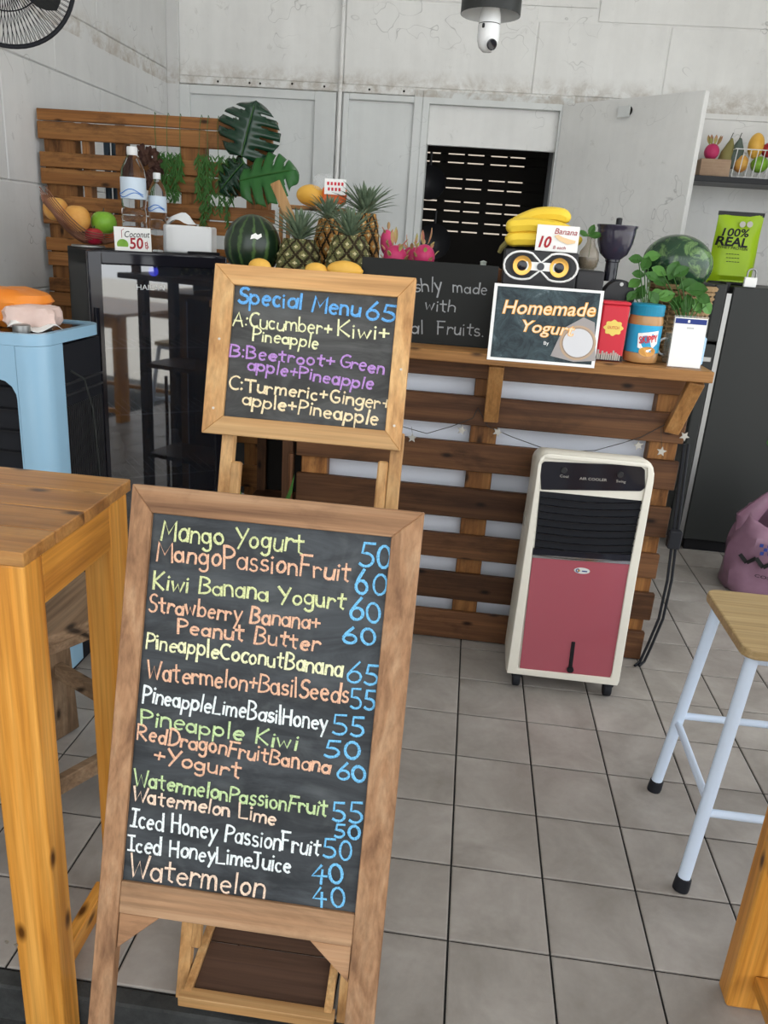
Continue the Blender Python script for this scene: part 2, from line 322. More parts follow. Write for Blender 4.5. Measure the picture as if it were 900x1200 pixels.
# ------------------------------------------------------------------ lettering
def glyph_arc(cx, cy, rx, ry, a0, a1, n=9):
    return [(cx+rx*math.cos(math.radians(a0+(a1-a0)*i/n)), cy+ry*math.sin(math.radians(a0+(a1-a0)*i/n))) for i in range(n+1)]
A_ = glyph_arc
bowl = lambda: A_(.27,.27,.25,.27,60,420,12)
GL = {   # hand-drawn single-stroke letters: width, strokes; capitals are 1 high
 'A': (.62, [[(0,0),(.3,1),(.58,0)], [(.08,.38),(.52,.38)]]), 'B': (.55, [[(0,0),(.02,1)], [(0,1)]+A_(.1,.76,.36,.24,80,-80,7)+A_(.1,.27,.42,.27,80,-85,8)+[(0,0)]]),
 'C': (.55, [A_(.35,.5,.33,.5,55,300,12)]), 'D': (.6, [[(.04,0),(.04,1)], [(0,1)]+A_(.08,.5,.5,.5,85,-85,10)+[(0,0)]]), 'E': (.5, [[(.45,1),(0,1),(0,0),(.48,0)], [(0,.52),(.38,.52)]]),
 'F': (.5, [[(.0,0),(.04,1)], [(-.04,1),(.5,1)], [(0,.55),(.36,.55)]]), 'G': (.58, [A_(.32,.5,.31,.5,55,320,12)+[(.55,.42),(.3,.42)]]), 'H': (.55, [[(0,0),(0,1)], [(.5,0),(.5,1)], [(0,.5),(.5,.52)]]),
 'I': (.4, [[(.2,0),(.2,1)], [(0,1),(.4,1)], [(0,0),(.4,0)]]), 'J': (.45, [[(.05,1),(.45,1)], [(.28,1),(.28,.2)]+A_(.12,.2,.16,.2,0,-160,6)]), 'K': (.52, [[(0,0),(0,1)], [(.48,1),(.03,.45),(.5,0)]]),
 'L': (.48, [[(0,1),(0,0),(.46,.02)]]), 'M': (.72, [[(0,0),(.05,1),(.33,.35),(.62,1),(.68,0)]]), 'P': (.5, [[(.03,-.05),(0,1)], [(0,1)]+A_(.1,.73,.38,.27,80,-85,8)+[(0,.46)]]),
 'R': (.55, [[(0,0),(0,1)], [(0,1)]+A_(.1,.75,.38,.25,80,-85,8)+[(.06,.5),(.52,0)]]), 'S': (.5, [A_(.27,.76,.22,.24,40,240,9)+A_(.24,.26,.24,.26,80,-150,9)]), 'T': (.6, [[(0,1),(.6,1)], [(.3,1),(.3,0)]]),
 'W': (.8, [[(0,1),(.2,0),(.4,.7),(.6,0),(.8,1)]]), 'Y': (.55, [[(0,1),(.28,.5)], [(.55,1),(.15,-.08)]]),
 'a': (.46, [A_(.2,.27,.2,.27,50,400,10), [(.42,.58),(.42,0)]]), 'b': (.44, [[(0,1),(0,0)], A_(.2,.27,.2,.27,160,-180,10)]), 'c': (.38, [A_(.22,.28,.2,.28,50,310,9)]),
 'd': (.46, [A_(.2,.27,.2,.27,30,390,10), [(.42,1),(.42,0)]]), 'e': (.44, [[(.03,.3),(.4,.33)]+A_(.22,.28,.2,.28,15,310,10)]), 'g': (.46, [A_(.2,.3,.2,.25,30,390,10), [(.42,.55),(.42,-.15)]+A_(.22,-.15,.2,.2,0,-150,6)]),
 'h': (.44, [[(0,1),(0,0)], [(0,.3)]+A_(.2,.33,.2,.22,170,0,6)+[(.4,0)]]), 'i': (.12, [[(.05,.55),(.05,0)], [(.04,.76),(.07,.80)]]), 'k': (.42, [[(0,1),(0,0)], [(.36,.6),(.02,.25),(.38,0)]]), 'l': (.12, [[(.05,1.02),(.05,0)]]),
 'm': (.68, [[(0,.58),(0,0)], [(0,.3)]+A_(.15,.36,.15,.2,170,0,5)+[(.31,0)], [(.31,.3)]+A_(.47,.36,.15,.2,170,0,5)+[(.64,0)]]), 'n': (.42, [[(0,.58),(0,0)], [(0,.3)]+A_(.19,.35,.19,.22,170,0,6)+[(.39,0)]]),
 'o': (.44, [A_(.21,.28,.2,.27,80,440,12)]), 'p': (.46, [[(0,.6),(-.02,-.38)], A_(.2,.3,.21,.27,170,-170,10)]), 'r': (.34, [[(0,.58),(0,0)], [(0,.3)]+A_(.18,.34,.17,.2,160,30,5)]), 's': (.36, [A_(.2,.42,.15,.15,40,250,7)+A_(.17,.14,.17,.15,80,-150,7)]),
 't': (.38, [[(.17,.9),(.17,.08),(.3,0)], [(0,.6),(.38,.62)]]), 'u': (.42, [[(0,.58),(0,.22)]+A_(.19,.22,.19,.22,180,350,6)+[(.39,.58),(.4,0)]]), 'w': (.6, [[(0,.58),(.13,0),(.29,.45),(.43,0),(.58,.58)]]), 'y': (.42, [[(0,.58),(.2,.1)], [(.42,.6),(.08,-.38)]]),
 '0': (.5, [A_(.25,.45,.23,.45,80,440,14)]), '1': (.2, [[(.1,1),(.1,0)]]), '4': (.52, [[(.3,1),(0,.4),(.5,.4)], [(.34,.75),(.32,-.02)]]), '5': (.5, [[(.46,.98),(.1,.98),(.06,.55)]+A_(.2,.28,.25,.28,90,-140,9)]),
 '6': (.48, [[(.36,1),(.12,.6)]+A_(.23,.27,.22,.27,160,520,12)]), '+': (.42, [[(.2,.65),(.2,.15)], [(0,.4),(.42,.4)]]), ':': (.15, [[(.05,.6),(.08,.56)], [(.05,.12),(.08,.08)]]), '.': (.15, [[(.05,.03),(.08,0)]]), ' ': (.3, [])}
def write(mb, text, P, Q, H, n, wd, jit=.055, lift=.0012):
    """chalk strokes on a board: baseline from P to Q (3D), cap height H, board normal n, stroke width wd"""
    P, Q, n = V(P), V(Q), V(n).normalized(); ex = (Q-P).normalized(); ey = n.cross(ex).normalized(); L = (Q-P).length
    gap = .13; tot = sum(GL[c][0]+gap for c in text)-gap; sx = L/tot; x = 0
    for c in text:
        wg, strokes = GL[c]; dy = random.uniform(-jit, jit)*H; sh = random.uniform(-.10, .08); hs = random.uniform(.90, 1.12); wx = random.uniform(.94, 1.08)
        for st in strokes:
            pts = [P+ex*((x+px*wx)*sx+py*sh*H)+ey*(py*H*hs+dy) for px, py in st]; k = len(pts)
            if k < 2: continue
            vs = []; ww = wd*random.uniform(.85, 1.15)
            for i, p in enumerate(pts):
                d = (pts[min(i+1, k-1)]-pts[max(i-1, 0)]).normalized(); s_ = n.cross(d).normalized()
                q = p-d*ww*.3*(i == 0)+d*ww*.3*(i == k-1)
                wi = ww*random.uniform(.8, 1.1)/2
                vs += [q-s_*wi+n*lift*.3, q+n*lift, q+s_*wi+n*lift*.3]
            fs = []
            for i in range(k-1):
                a = 3*i; fs += [(a, a+3, a+4, a+1), (a+1, a+4, a+5, a+2)]
            mb.add(vs, fs)
        x += wg+gap
def typeset(text, P, Q, H, n, depth=.0006, shear=0, bold=0.0, lift=0.0):
    """printed lettering fitted between P and Q (bottom left, bottom right), cap height H; returns MB"""
    cu = bpy.data.curves.new('t', 'FONT'); cu.body = text; cu.extrude = .5; cu.offset = bold; cu.resolution_u = 3; cu.shear = shear
    o = bpy.data.objects.new('t', cu); COL.objects.link(o); dg = bpy.context.evaluated_depsgraph_get(); me = bpy.data.meshes.new_from_object(o.evaluated_get(dg))
    vs = [v.co.copy() for v in me.vertices]; fs = [list(p.vertices) for p in me.polygons]
    bpy.data.objects.remove(o); bpy.data.curves.remove(cu); bpy.data.meshes.remove(me)
    x0 = min(v.x for v in vs); x1 = max(v.x for v in vs)
    P, Q, n = V(P), V(Q), V(n).normalized(); ex = (Q-P).normalized(); ey = n.cross(ex); L = (Q-P).length
    mb = MB(); mb.add([P+ex*((v.x-x0)/(x1-x0)*L)+ey*(v.y/.69*H)+n*(lift+(v.z+.5)*depth) for v in vs], fs); return mb

MT['backdrop'] = mat('beige_backdrop', (.40,.35,.30), .9)  # beige for the added backdrop outside the back room
# ================================================================== THE SETTING
XL, YB, ZC = -1.69, 2.6, 3.5          # left wall, back wall, ceiling
# floor: grout slab with one tile object per 20 cm tile
fl = struct(MB().box((-1.75,-1.2,-.16), (2.4,YB,-.004)).build('floor', MT['grout']))
tm = None
for j in range(-6, 8):
    for i in range(-9, 9):
        g = .0022; x, y = i*.2, j*.2; c = V((x+.1, y+.1, -.004))
        if tm is None:
            a = .1-g; tb = MB(); e = .003
            tb.add([(-a,-a,0),(a,-a,0),(a,a,0),(-a,a,0),(-a,-a,.0028),(a,-a,.0028),(a,a,.0028),(-a,a,.0028),(-a+e,-a+e,.004),(a-e,-a+e,.004),(a-e,a-e,.004),(-a+e,a-e,.004)],
                   [(0,1,5,4),(1,2,6,5),(2,3,7,6),(3,0,4,7),(4,5,9,8),(5,6,10,9),(6,7,11,10),(7,4,8,11),(8,9,10,11)])
            o = tb.build('tile', MT['tile'], fl, origin=(0,0,0)); tm = o.data
        else:
            o = bpy.data.objects.new('tile', tm); COL.objects.link(o); o.parent = fl
        o.location = c-WORLD[fl.as_pointer()]
        o.rotation_euler = (random.uniform(-.0015,.0015), random.uniform(-.0015,.0015), 0)
struct(MB().box((-1.75,-1.235,-.10), (2.4,-1.2,-.001)).build('trim_1', MT['ground'], bevel=.004))
o = tag(MB().box((-6,-4.2,-.20), (2.4,-1.235,-.08)).build('lower_ground', MT['ground'])); struct(o)
struct(MB().box((-14,-16,-.30), (14,4,-.205)).build('street', MT['paving']))
# left wall of large plastered blocks
wl = struct(MB().box((XL-.12,-3.4,-.1), (XL-.006,YB+.1,ZC)).build('wall_left', MT['lwall']))
zr = [-.1, .21, .62, 1.0, 1.41, 1.86, 2.10, 2.5, 2.9, 3.5]; k = 0
for r in range(len(zr)-1):
    y = -1.6+(.42 if r % 2 else 0)
    y0 = -1.6
    while y0 < YB:
        y1 = min(YB, max(y0+.2, y+.83)); y = y1
        MB().box((XL-.01, y0+.002, zr[r]+.002), (XL+random.uniform(0,.003), y1-.002, zr[r+1]-.002)).build('block', MT['lwall'], wl, bevel=.004)
        y0 = y1
# back wall with the door opening (x -.25 .. .50, up to 2.02)
wb = struct(MB().box((XL,YB,2.06), (2.6,YB+.1,ZC)).box((XL,YB,-.1), (-.30,YB+.1,2.06)).box((.55,YB,-.1), (2.6,YB+.1,2.06)).build('wall_back', MT['wall'], raw=True))
for (x0, x1, z0, z1) in [(XL,-.71,2.075,2.48),(-.70,.32,2.075,2.48),(.325,1.0,2.075,2.42),(1.005,2.6,2.0,2.42),(XL,-.71,2.485,3.5),(-.70,.62,2.485,3.5),(.625,1.5,2.425,3.5),(1.505,2.6,2.425,3.5)]:
    MB().box((x0+.002,YB-.008,z0+.002), (x1-.002,YB+.01,z1-.002)).build('panel', MT['wall'], wb, bevel=.003)
MB().box((XL,YB-.03,-.1), (XL+.07,YB,ZC)).build('corner_post', MT['lwall'], wb, bevel=.004)
MB().box((XL+.07,YB-.022,2.035), (.56,YB,2.075)).build('ledge', MT['wall'], wb, bevel=.004)
# painted ply partition left of the door: stiles, rails, sunk panels
for (x0, x1, z0, z1) in [(-1.62,-1.56,.02,2.03),(-.85,-.73,.02,2.03),(-.69,-.66,.02,2.03),(-.30,-.2495,.02,2.062),(-1.56,-.85,1.985,2.03),(-.66,-.30,2.0,2.03),(-1.56,-.85,.9,.98)]:
    MB().box((x0,YB-.03,z0), (x1,YB+.01,z1)).build('frame_board', MT['panel'], wb, bevel=.003)
for (x0, x1) in [(-1.56,-.85),(-.66,-.30)]:
    MB().box((x0,YB-.012,.02), (x1,YB,1.99)).build('sheet', MT['panel'], wb)
o = tag(MB().tube([(-.71,YB-.03,.1),(-.71,YB-.03,2.9)], .011, 10).build('conduit', MT['wall'], smooth=True), 'thin white pipe running up the back wall between the partition and the door', 'pipe')
# dark nail marks along the ledge
nm = MB()
for x in (-1.63,-1.40,-1.22,-1.16,-.98,-.80,-.55,-.36,-.15,.1,.28,.42): nm.ball((x,YB-.022,2.055+random.uniform(-.006,.006)), .006, nu=8, nv=5)
nm.build('nail', MT['dark'], wb)
# door opening: jambs, head panel, leaf
d1 = struct(MB().box((-.25,YB-.035,.0), (-.215,YB+.1,2.06)).box((.49,YB-.03,.0), (.55,YB+.1,2.061)).box((-.2149,YB-.034,2.0), (.4899,YB+.1,2.061)).build('door_1', MT['panel'], raw=True))
MB().box((-.215,YB+.01,1.80), (.49,YB+.04,2.0)).build('head_panel', MT['wall'], d1, bevel=.002)
H0 = V((.50,YB-.04,0)); dv = V((1.13-.50, 1.93-(YB-.04), 0)); dv.normalize(); dn = V((-dv.y, dv.x, 0)); dn = -dn if dn.y > 0 else dn
leaf_top = 2.03
d2 = struct(MB().obox(H0+V((0,0,.02)), dv*.83, -dn*.035, (0,0,leaf_top-.02)).build('door_2', MT['wall'], bevel=.002))
q = H0+dv*.40; q.z = 1.97
MB().obox(q+V((-.03,0,-.03))+dn*.002, dv*.07, dn*.004, (0,0,.05)).build('lock_plate', MT['panel'], d2)
MB().lathe([(.022,0),(.022,.012)], q+dv*.025+dn*.001, dn, 16).build('lock_hole', MT['dark'], d2)
# right wall, ceiling, room behind the door
struct(MB().box((2.4,.9,-.1), (2.5,YB,ZC)).build('wall_right', MT['wall']))
struct(MB().box((XL-.1,-3.6,ZC), (3.0,4.2,ZC+.1)).build('ceiling', MT['wall']))
YR = 3.5
br = thing('back_room', 'dark back room seen through the doorway with slotted board wall', 'room', (.1,YR,0)); del br['label'], br['category']; br['kind'] = 'structure'; br.name = 'wall_4'
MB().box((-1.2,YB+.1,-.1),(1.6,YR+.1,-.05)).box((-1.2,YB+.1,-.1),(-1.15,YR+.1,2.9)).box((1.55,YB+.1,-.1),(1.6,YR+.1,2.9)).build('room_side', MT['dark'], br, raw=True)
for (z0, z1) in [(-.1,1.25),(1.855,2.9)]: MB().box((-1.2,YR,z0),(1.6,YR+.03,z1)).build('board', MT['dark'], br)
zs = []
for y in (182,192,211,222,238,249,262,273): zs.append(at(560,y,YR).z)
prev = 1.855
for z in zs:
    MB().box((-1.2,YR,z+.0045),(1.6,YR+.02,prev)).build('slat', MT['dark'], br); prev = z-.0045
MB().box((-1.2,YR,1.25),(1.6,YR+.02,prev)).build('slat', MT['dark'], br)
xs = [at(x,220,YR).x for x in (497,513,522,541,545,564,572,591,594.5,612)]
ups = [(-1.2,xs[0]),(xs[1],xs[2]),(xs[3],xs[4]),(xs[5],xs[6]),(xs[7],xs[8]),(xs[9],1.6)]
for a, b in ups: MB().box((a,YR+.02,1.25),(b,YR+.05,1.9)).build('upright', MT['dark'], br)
MB().box((at(638,220,3.2).x,3.1,0),(1.55,3.15,2.9)).build('partition', mat('grey_partition', (.22,.23,.24), .8), br)

struct(MB().box((-3,5.2,-.2), (5,5.3,3.2)).build('slit_backdrop', MT['backdrop']))  # added backdrop, blocks the white sky so the board slits look dull beige
# ================================================================== BOARDS
def board_frame(name, label, O, Wd, Ht, rail, chalkmat, key, legx, thick=.022, bot=None):
    """easel board: O = top left outer corner, leaning back in the plane (ex, dn)"""
MN_TL = V((-.341,-1.157,.936)); ex = V((1,0,0)); hd = V((0,-.290,-.957)).normalized(); nn = V((0,-.957,.290)).normalized()
def mp(x, y): return onpl(x, y, MN_TL, nn)
def uv(P, O=MN_TL, h=hd): d = P-O; return d.x, d.dot(h)
WD = uv(mp(497,603))[0]; c0 = uv(mp(180,600)); c1 = uv(mp(413,1075)); c2 = uv(mp(461,631)); c3 = uv(mp(139,1031))
cx0, cx1, cy0, cy1 = (c0[0]+c3[0])/2, (c2[0]+c1[0])/2, (c0[1]+c2[1])/2, (c3[1]+c1[1])/2
LEG = (.936+.08)/.957
Pn = lambda a, b, c=0: MN_TL+ex*a+hd*b+nn*c
t = thing('menu_board', 'large leaning chalkboard easel with handwritten drink menu and weathered brown frame', 'chalkboard', (MN_TL.x+WD/2,-1.30,-.08))
W1 = W('easel',0); W3 = W('easel',2)
TK = .022
MB().prism([(0,0),(WD,0),(cx1,cy0),(cx0,cy0)], Pn(0,0,-TK), ex, hd, nn*TK).build('top_rail', W1, t, bevel=.0012)
MB().prism([(0,0),(cx0,cy0),(cx0,LEG),(0,LEG)], Pn(0,0,-TK), ex, hd, nn*TK).build('leg', W3, t, bevel=.0012)
MB().prism([(WD,0),(cx1,cy0),(cx1,LEG),(WD,LEG)], Pn(0,0,-TK), ex, hd, nn*TK).build('leg', W3, t, bevel=.0012)
RB = .048
MB().prism([(cx0,cy1),(cx1,cy1),(cx1,cy1+RB),(cx0,cy1+RB)], Pn(0,0,-TK), ex, hd, nn*(TK-.002)).build('bottom_rail', W1, t, bevel=.0012)
g_ = .001
MB().prism([(cx0+g_,cy1+RB+g_),(cx0+.062,cy1+RB+g_),(cx0+g_,cy1+RB+.055)], Pn(0,0,-TK+.002), ex, hd, nn*(TK-.006)).build('gusset', W1, t, bevel=.0008)
MB().prism([(cx1-g_,cy1+RB+g_),(cx1-.062,cy1+RB+g_),(cx1-g_,cy1+RB+.055)], Pn(0,0,-TK+.002), ex, hd, nn*(TK-.006)).build('gusset', W1, t, bevel=.0008)
MB().prism([(cx0-.004,cy0-.004),(cx1+.004,cy0-.004),(cx1+.004,cy1+.004),(cx0-.004,cy1+.004)], Pn(0,0,-.014), ex, hd, nn*.006).build('chalkboard', MT['board'], t)
ON = Pn(0,0,-.0075)
def mline(parent, text, col, a, b, h, wd=.0036, O=None, n=None):
    P = onpl(*a, O, n); Q = onpl(*b, O, n); m = MB(); write(m, text, P, Q, sz(h, P), n, wd); return m.build('chalk_writing', CH[col], parent, raw=True)
LN = [('Mango Yogurt','y',(189,632),(355,648),24),('MangoPassionFruit','p',(184,656),(410,681),23),('Kiwi Banana Yogurt','y',(180,689),(404,714),20),('Strawberry Banana+','p',(174,716),(374,738),19),
 ('Peanut Butter','p',(208,742),(374,763),18),('PineappleCoconutBanana','l',(171,759),(401,793),19),('Watermelon+BasilSeeds','p',(172,794),(408,824),21),('PineappleLimeBasilHoney','w',(167,822),(383,857),19),
 ('Pineapple Kiwi','g',(165,848),(348,879),18),('RedDragonFruitBanana','p',(161,866),(386,907),18),('+Yogurt','p',(180,892),(281,913),18),('WatermelonPassionFruit','g',(157,920),(383,957),18),
 ('Watermelon Lime','o',(155,938),(323,966),17),('Iced Honey PassionFruit','w',(153,967),(374,1003),20),('Iced HoneyLimeJuice','w',(150,996),(341,1023),19),('Watermelon','o',(151,1026),(309,1053),25)]
for tx, c, a, b, h in LN: mline(t, tx, c, a, b, h, O=ON, n=nn)
PR = [('50',(421,662),(458,665),27),('60',(417,696),(452,698),27),('60',(410,727),(446,729),25),('60',(402,752),(441,755),20),('65',(406,799),(444,802),24),('55',(411,829),(440,831),23),('55',(390,860),(428,862),23),('50',(380,887),(422,890),20),
 ('60',(395,913),(428,915),20),('55',(390,962),(425,964),23),('50',(392,981),(421,983),16),('50',(379,1005),(412,1007),24),('40',(365,1034),(402,1036),23),('40',(367,1061),(404,1065),25)]
for tx, a, b, h in PR: mline(t, tx, 'b', a, b, h, .0040, O=ON, n=nn)

# small easel
SM = V((-.302,-.95,.971)); hs = V((0,-.275,-.961)).normalized(); ns = V((0,-.961,.275)).normalized()
O0 = onpl(252,308,SM,ns); U = lambda x, y: uv(onpl(x,y,SM,ns), O0, hs)
P4 = [U(252,308),U(491,322),U(240,505),U(470,527)]; w2 = (P4[1][0]+P4[3][0]-P4[2][0]-P4[0][0])/2; h2 = (P4[2][1]+P4[3][1]-P4[0][1]-P4[1][1])/2
C4 = [U(273,333),U(465,348),U(262,487),U(452,505)]
a0, a1 = (C4[0][0]+C4[2][0])/2, (C4[1][0]+C4[3][0])/2; b0, b1 = (C4[0][1]+C4[1][1])/2, (C4[2][1]+C4[3][1])/2
Ps = lambda a, b, c=0: O0+ex*a+hs*b+ns*c
t = thing('special_menu_board', 'smaller chalkboard easel headed with special menu, in a pale pine frame behind the large menu', 'chalkboard', (O0.x+w2/2,-1.22,-.001))
K1, K3 = W('pine',0), W('pine',2); TK = .02
MB().prism([(0,0),(w2,0),(a1,b0),(a0,b0)], Ps(0,0,-TK), ex, hs, ns*TK).build('top_rail', K1, t, bevel=.001)
MB().prism([(0,h2),(w2,h2),(a1,b1),(a0,b1)], Ps(0,0,-TK), ex, hs, ns*TK).build('bottom_rail', K1, t, bevel=.001)
MB().prism([(0,0),(a0,b0),(a0,b1),(0,h2)], Ps(0,0,-TK), ex, hs, ns*TK).build('side_rail', K3, t, bevel=.001)
MB().prism([(w2,0),(a1,b0),(a1,b1),(w2,h2)], Ps(0,0,-TK), ex, hs, ns*TK).build('side_rail', K3, t, bevel=.001)
MB().prism([(a0-.004,b0-.004),(a1+.004,b0-.004),(a1+.004,b1+.004),(a0-.004,b1+.004)], Ps(0,0,-.013), ex, hs, ns*.006).build('chalkboard', MT['board2'], t)
sc_ = MB()
for (x, y) in [(257,397),(250,478),(470,433),(462,499)]:
    a, b = U(x,y); sc_.lathe([(.0022,0),(.0022,.0008)], Ps(a,b), ns, 8)
sc_.build('screw', MT['nail'], t)
OS = Ps(0,0,-.0065)
for tx, c, a, b, h, wd in [('Special Menu','B',(279,354),(421,371),18,.0046),('65','B',(429,373),(463,377),20,.0046),('A:Cucumber+','l',(273,381),(388,393),16,.0033),('Kiwi+','l',(396,394),(455,399),17,.0033),('Pineapple','l',(296,398),(373,409),14,.0033),('B:Beetroot+','v',(269,418),(391,430),14,.0036),
   ('Green','v',(398,430),(450,438),14,.0036),('apple+Pineapple','v',(290,433),(437,457),14,.0036),('C:Turmeric+','c',(268,456),(383,470),15,.0036),('Ginger+','c',(387,471),(456,481),15,.0036),('apple+Pineapple','c',(284,474),(443,499),15,.0036)]:
    mline(t, tx, c, a, b, h, wd, O=OS, n=ns)
# legs run behind the board down to the floor
lx = [(262,.012), (457,.012)]
LT = (O0.z+.0)/.961
for x in (254,456):
    a = U(x,516)[0]+.012
    MB().bar(Ps(a,h2-.03,-TK-.012), Ps(a,LT,-TK-.012), .021, .02, ns).build('leg', K3, t, bevel=.001)
for x in (270,446):
    a = U(x,560)[0]; MB().bar(Ps(a,U(x,540)[1],-.030), Ps(a,LT-.10,-.030), .018, .018, ns, ).build('brace', K3, t, bevel=.003)
# low rear frame with dark ply shelf
zb = .03
pl_ = atz(205,1180,zb); pr_ = atz(382,1190,zb); yF = -1.225
xa, xb = atz(214,1180,zb).x, atz(384,1190,zb).x
pa, pb = V((xa,yF,zb)), V((xb,yF,zb))
qa, qb = V((xa+.01,yF+.175,.085)), V((xb-.005,yF+.175,.085))
MB().bar(pa-V((.012,0,0)), pb+V((.012,0,0)), .022, .022).build('foot_rail', K1, t, bevel=.001)
MB().bar(pa, qa, .014, .02).build('shelf_side', K3, t, bevel=.001); MB().bar(pb, qb, .014, .02).build('shelf_side', K3, t, bevel=.001)
MB().bar(qa, qb, .014, .02).build('shelf_rail', K1, t, bevel=.001)
sd_ = (qa-pa); m1 = pa+V((.008,.012,.0)); m2 = pb+V((-.008,.012,.0))
MB().obox(m1, (m2-m1), sd_*.46, (0,-.001,.004)).build('shelf_board', MT['ply'], t)
MB().obox(m1+sd_*.475, (m2-m1), sd_*.45, (0,-.001,.004)).build('shelf_board', MT['ply'], t)

# ================================================================== LEFT TABLE
t = thing('bar_table', 'orange varnished pine bar table with thick legs at the left edge', 'table', (-.80,-1.06,-.08))
zt = .87; N = atz(21,648,zt); Fp = atz(158,562,zt); X1 = (N.x+Fp.x)/2; Y0, Y1 = N.y, Fp.y; X0 = X1-.78
nb = 4
for i in range(nb):       # planks run left to right
    ya = Y0+(Y1-Y0)*i/nb; yb_ = Y0+(Y1-Y0)*(i+1)/nb
    MB().box((X0,ya+.0004,zt-.021), (X1+random.uniform(-.002,.001),yb_-.0004,zt)).build('plank', W('tabletop',0), t, bevel=.0015)
lw = .072; ZL = zt-.0215
def tleg(x, y, z0, wx=lw, wy=lw): return MB().box((x,y,z0), (x+wx,y+wy,ZL)).build('leg', W('table',2), t, bevel=.004, seg=2)
lx1 = X1-.003-lw; ly0 = Y0+.004; ly1 = Y1-.012-lw
tleg(lx1, ly0, -.08, wy=.05); tleg(X0+.01, ly0, -.08, wy=.05); tleg(X1-.054, ly1, 0, wx=.05); tleg(X0+.03, ly1, 0)
ap = .078
MB().box((X1-.026,ly0+.0505,ZL-ap), (X1-.004,ly1-.0005,ZL)).build('apron', W('table',1), t, bevel=.001)
MB().box((X0+.012,ly0+.0505,ZL-ap), (X0+.034,ly1-.0005,ZL)).build('apron', W('table',1), t, bevel=.001)
MB().box((X0+.10,Y1-.034,ZL-ap), (X1-.12,Y1-.014,ZL)).build('apron', W('table',0), t, bevel=.001)
MB().box((lx1+.006,ly0+.051,.004), (lx1+.03,ly1-.001,.05)).build('stretcher', W('table',1), t, bevel=.002)
hd_ = MB()
for (x, y) in [(8,1103),(19,1107)]: hd_.lathe([(.0035,0),(.0035,.001)], at(x,y,ly0), (0,-1,0), 10)
hd_.build('screw', MT['nail'], t)

# wooden stool behind the table
t = thing('wooden_stool', 'weathered dark wooden stool tucked behind the pine bar table', 'stool', (-.78,-.74,0))
e1 = V((.48,.877,0)).normalized(); e2 = V((.877,-.48,0)).normalized(); Cc = V((-.765,-.735,0))
sp = []
for k in range(24):
    a = 2*PI*k/24; ca, sa = math.cos(a), math.sin(a); r = .17/(abs(ca)**4+abs(sa)**4)**.25; sp.append((r*ca, r*sa))
MB().prism(sp, Cc+V((0,0,.475)), e1, e2, (0,0,.025)).build('seat', W('worn',1), t, bevel=.006, seg=2)
fe = {}
for sx in (-1,1):
    for sy in (-1,1):
        tp = Cc+e1*sx*.10+e2*sy*.115+V((0,0,.474)); ft = Cc+e1*sx*.15+e2*sy*.165+V((0,0,.0)); fe[sx,sy] = (tp, ft)
        MB().bar(ft+V((0,0,.005)), tp, .08, .028, e2).build('leg', W('worn',2), t, bevel=.003)
def lp(k, z): tp, ft = fe[k]; f = z/.474; return ft+(tp-ft)*f
for s in (-1,1):
    MB().bar(lp((-1,s),.13), lp((1,s),.13), .022, .04).build('stretcher', W('worn',0), t, bevel=.002)
    MB().bar(lp((s,-1),.22), lp((s,1),.22), .022, .04).build('stretcher', W('worn',0), t, bevel=.002)
    MB().bar(lp((-1,s),.45)-V((0,0,.0)), lp((1,s),.45), .02, .04).build('seat_rail', W('worn',0), t, bevel=.002)

# ================================================================== RIGHT STOOL AND TABLE
t = thing('metal_stool', 'white painted metal stool with a square varnished wooden seat, at the right edge', 'stool', (.88,-.61,0))
zs_ = .575; Sa = V((.752,-.440,0)); Sb = V((.727,-.755,0)); L_ = .30
cs = []
x0_, x1_, y0_, y1_ = .728, 1.03, -.745, -.445
def rrect(x0, y0, x1, y1, r, n=5):
    out = []
    for cx, cy, a in ((x1-r,y1-r,0),(x0+r,y1-r,90),(x0+r,y0+r,180),(x1-r,y0+r,270)):
        out += [(cx+r*math.cos(math.radians(a+90*i/n)), cy+r*math.sin(math.radians(a+90*i/n))) for i in range(n+1)]
    return out
MB().prism(rrect(x0_,y0_,x1_,y1_,.03), (0,0,zs_-.022), (1,0,0), (0,1,0), (0,0,.022)).build('seat', W('seatwood',0), t, bevel=.004, seg=2)
ft4 = [(.712,-.442),(.70,-.778),(1.06,-.43),(1.06,-.78)]; tp4 = [(.757,-.475),(.757,-.715),(1.0,-.475),(1.0,-.715)]
ring = MB()
for (a, b) in ((0,1),(1,3),(3,2),(2,0)): ring.tube([(*tp4[a],zs_-.034),(*tp4[b],zs_-.034)], .011, 10)
ring.build('seat_ring', MT['stoolwhite'], t, smooth=True)
for a, b in zip(ft4, tp4):
    lg = MB().tube([(a[0],a[1],.006),(b[0],b[1],zs_-.03)], .0135, 14).build('leg', MT['stoolwhite'], t, smooth=True)
    d = (V((b[0],b[1],zs_-.03))-V((a[0],a[1],.0))).normalized()
    MB().lathe([(.017,0),(.0175,.008),(.0165,.03),(.014,.032)], (a[0],a[1],.0), d, 16).build('rubber_foot', MT['rubber'], lg, smooth=True)
def sl(i, z): a, b = ft4[i], tp4[i]; f = z/(zs_-.03); return V((a[0]+(b[0]-a[0])*f, a[1]+(b[1]-a[1])*f, z))
for (a, b, z) in ((0,1,.215),(0,2,.235),(1,3,.19),(2,3,.215)):
    MB().tube([sl(a,z), sl(b,z)], .009, 10).build('stretcher', MT['stoolwhite'], t, smooth=True)

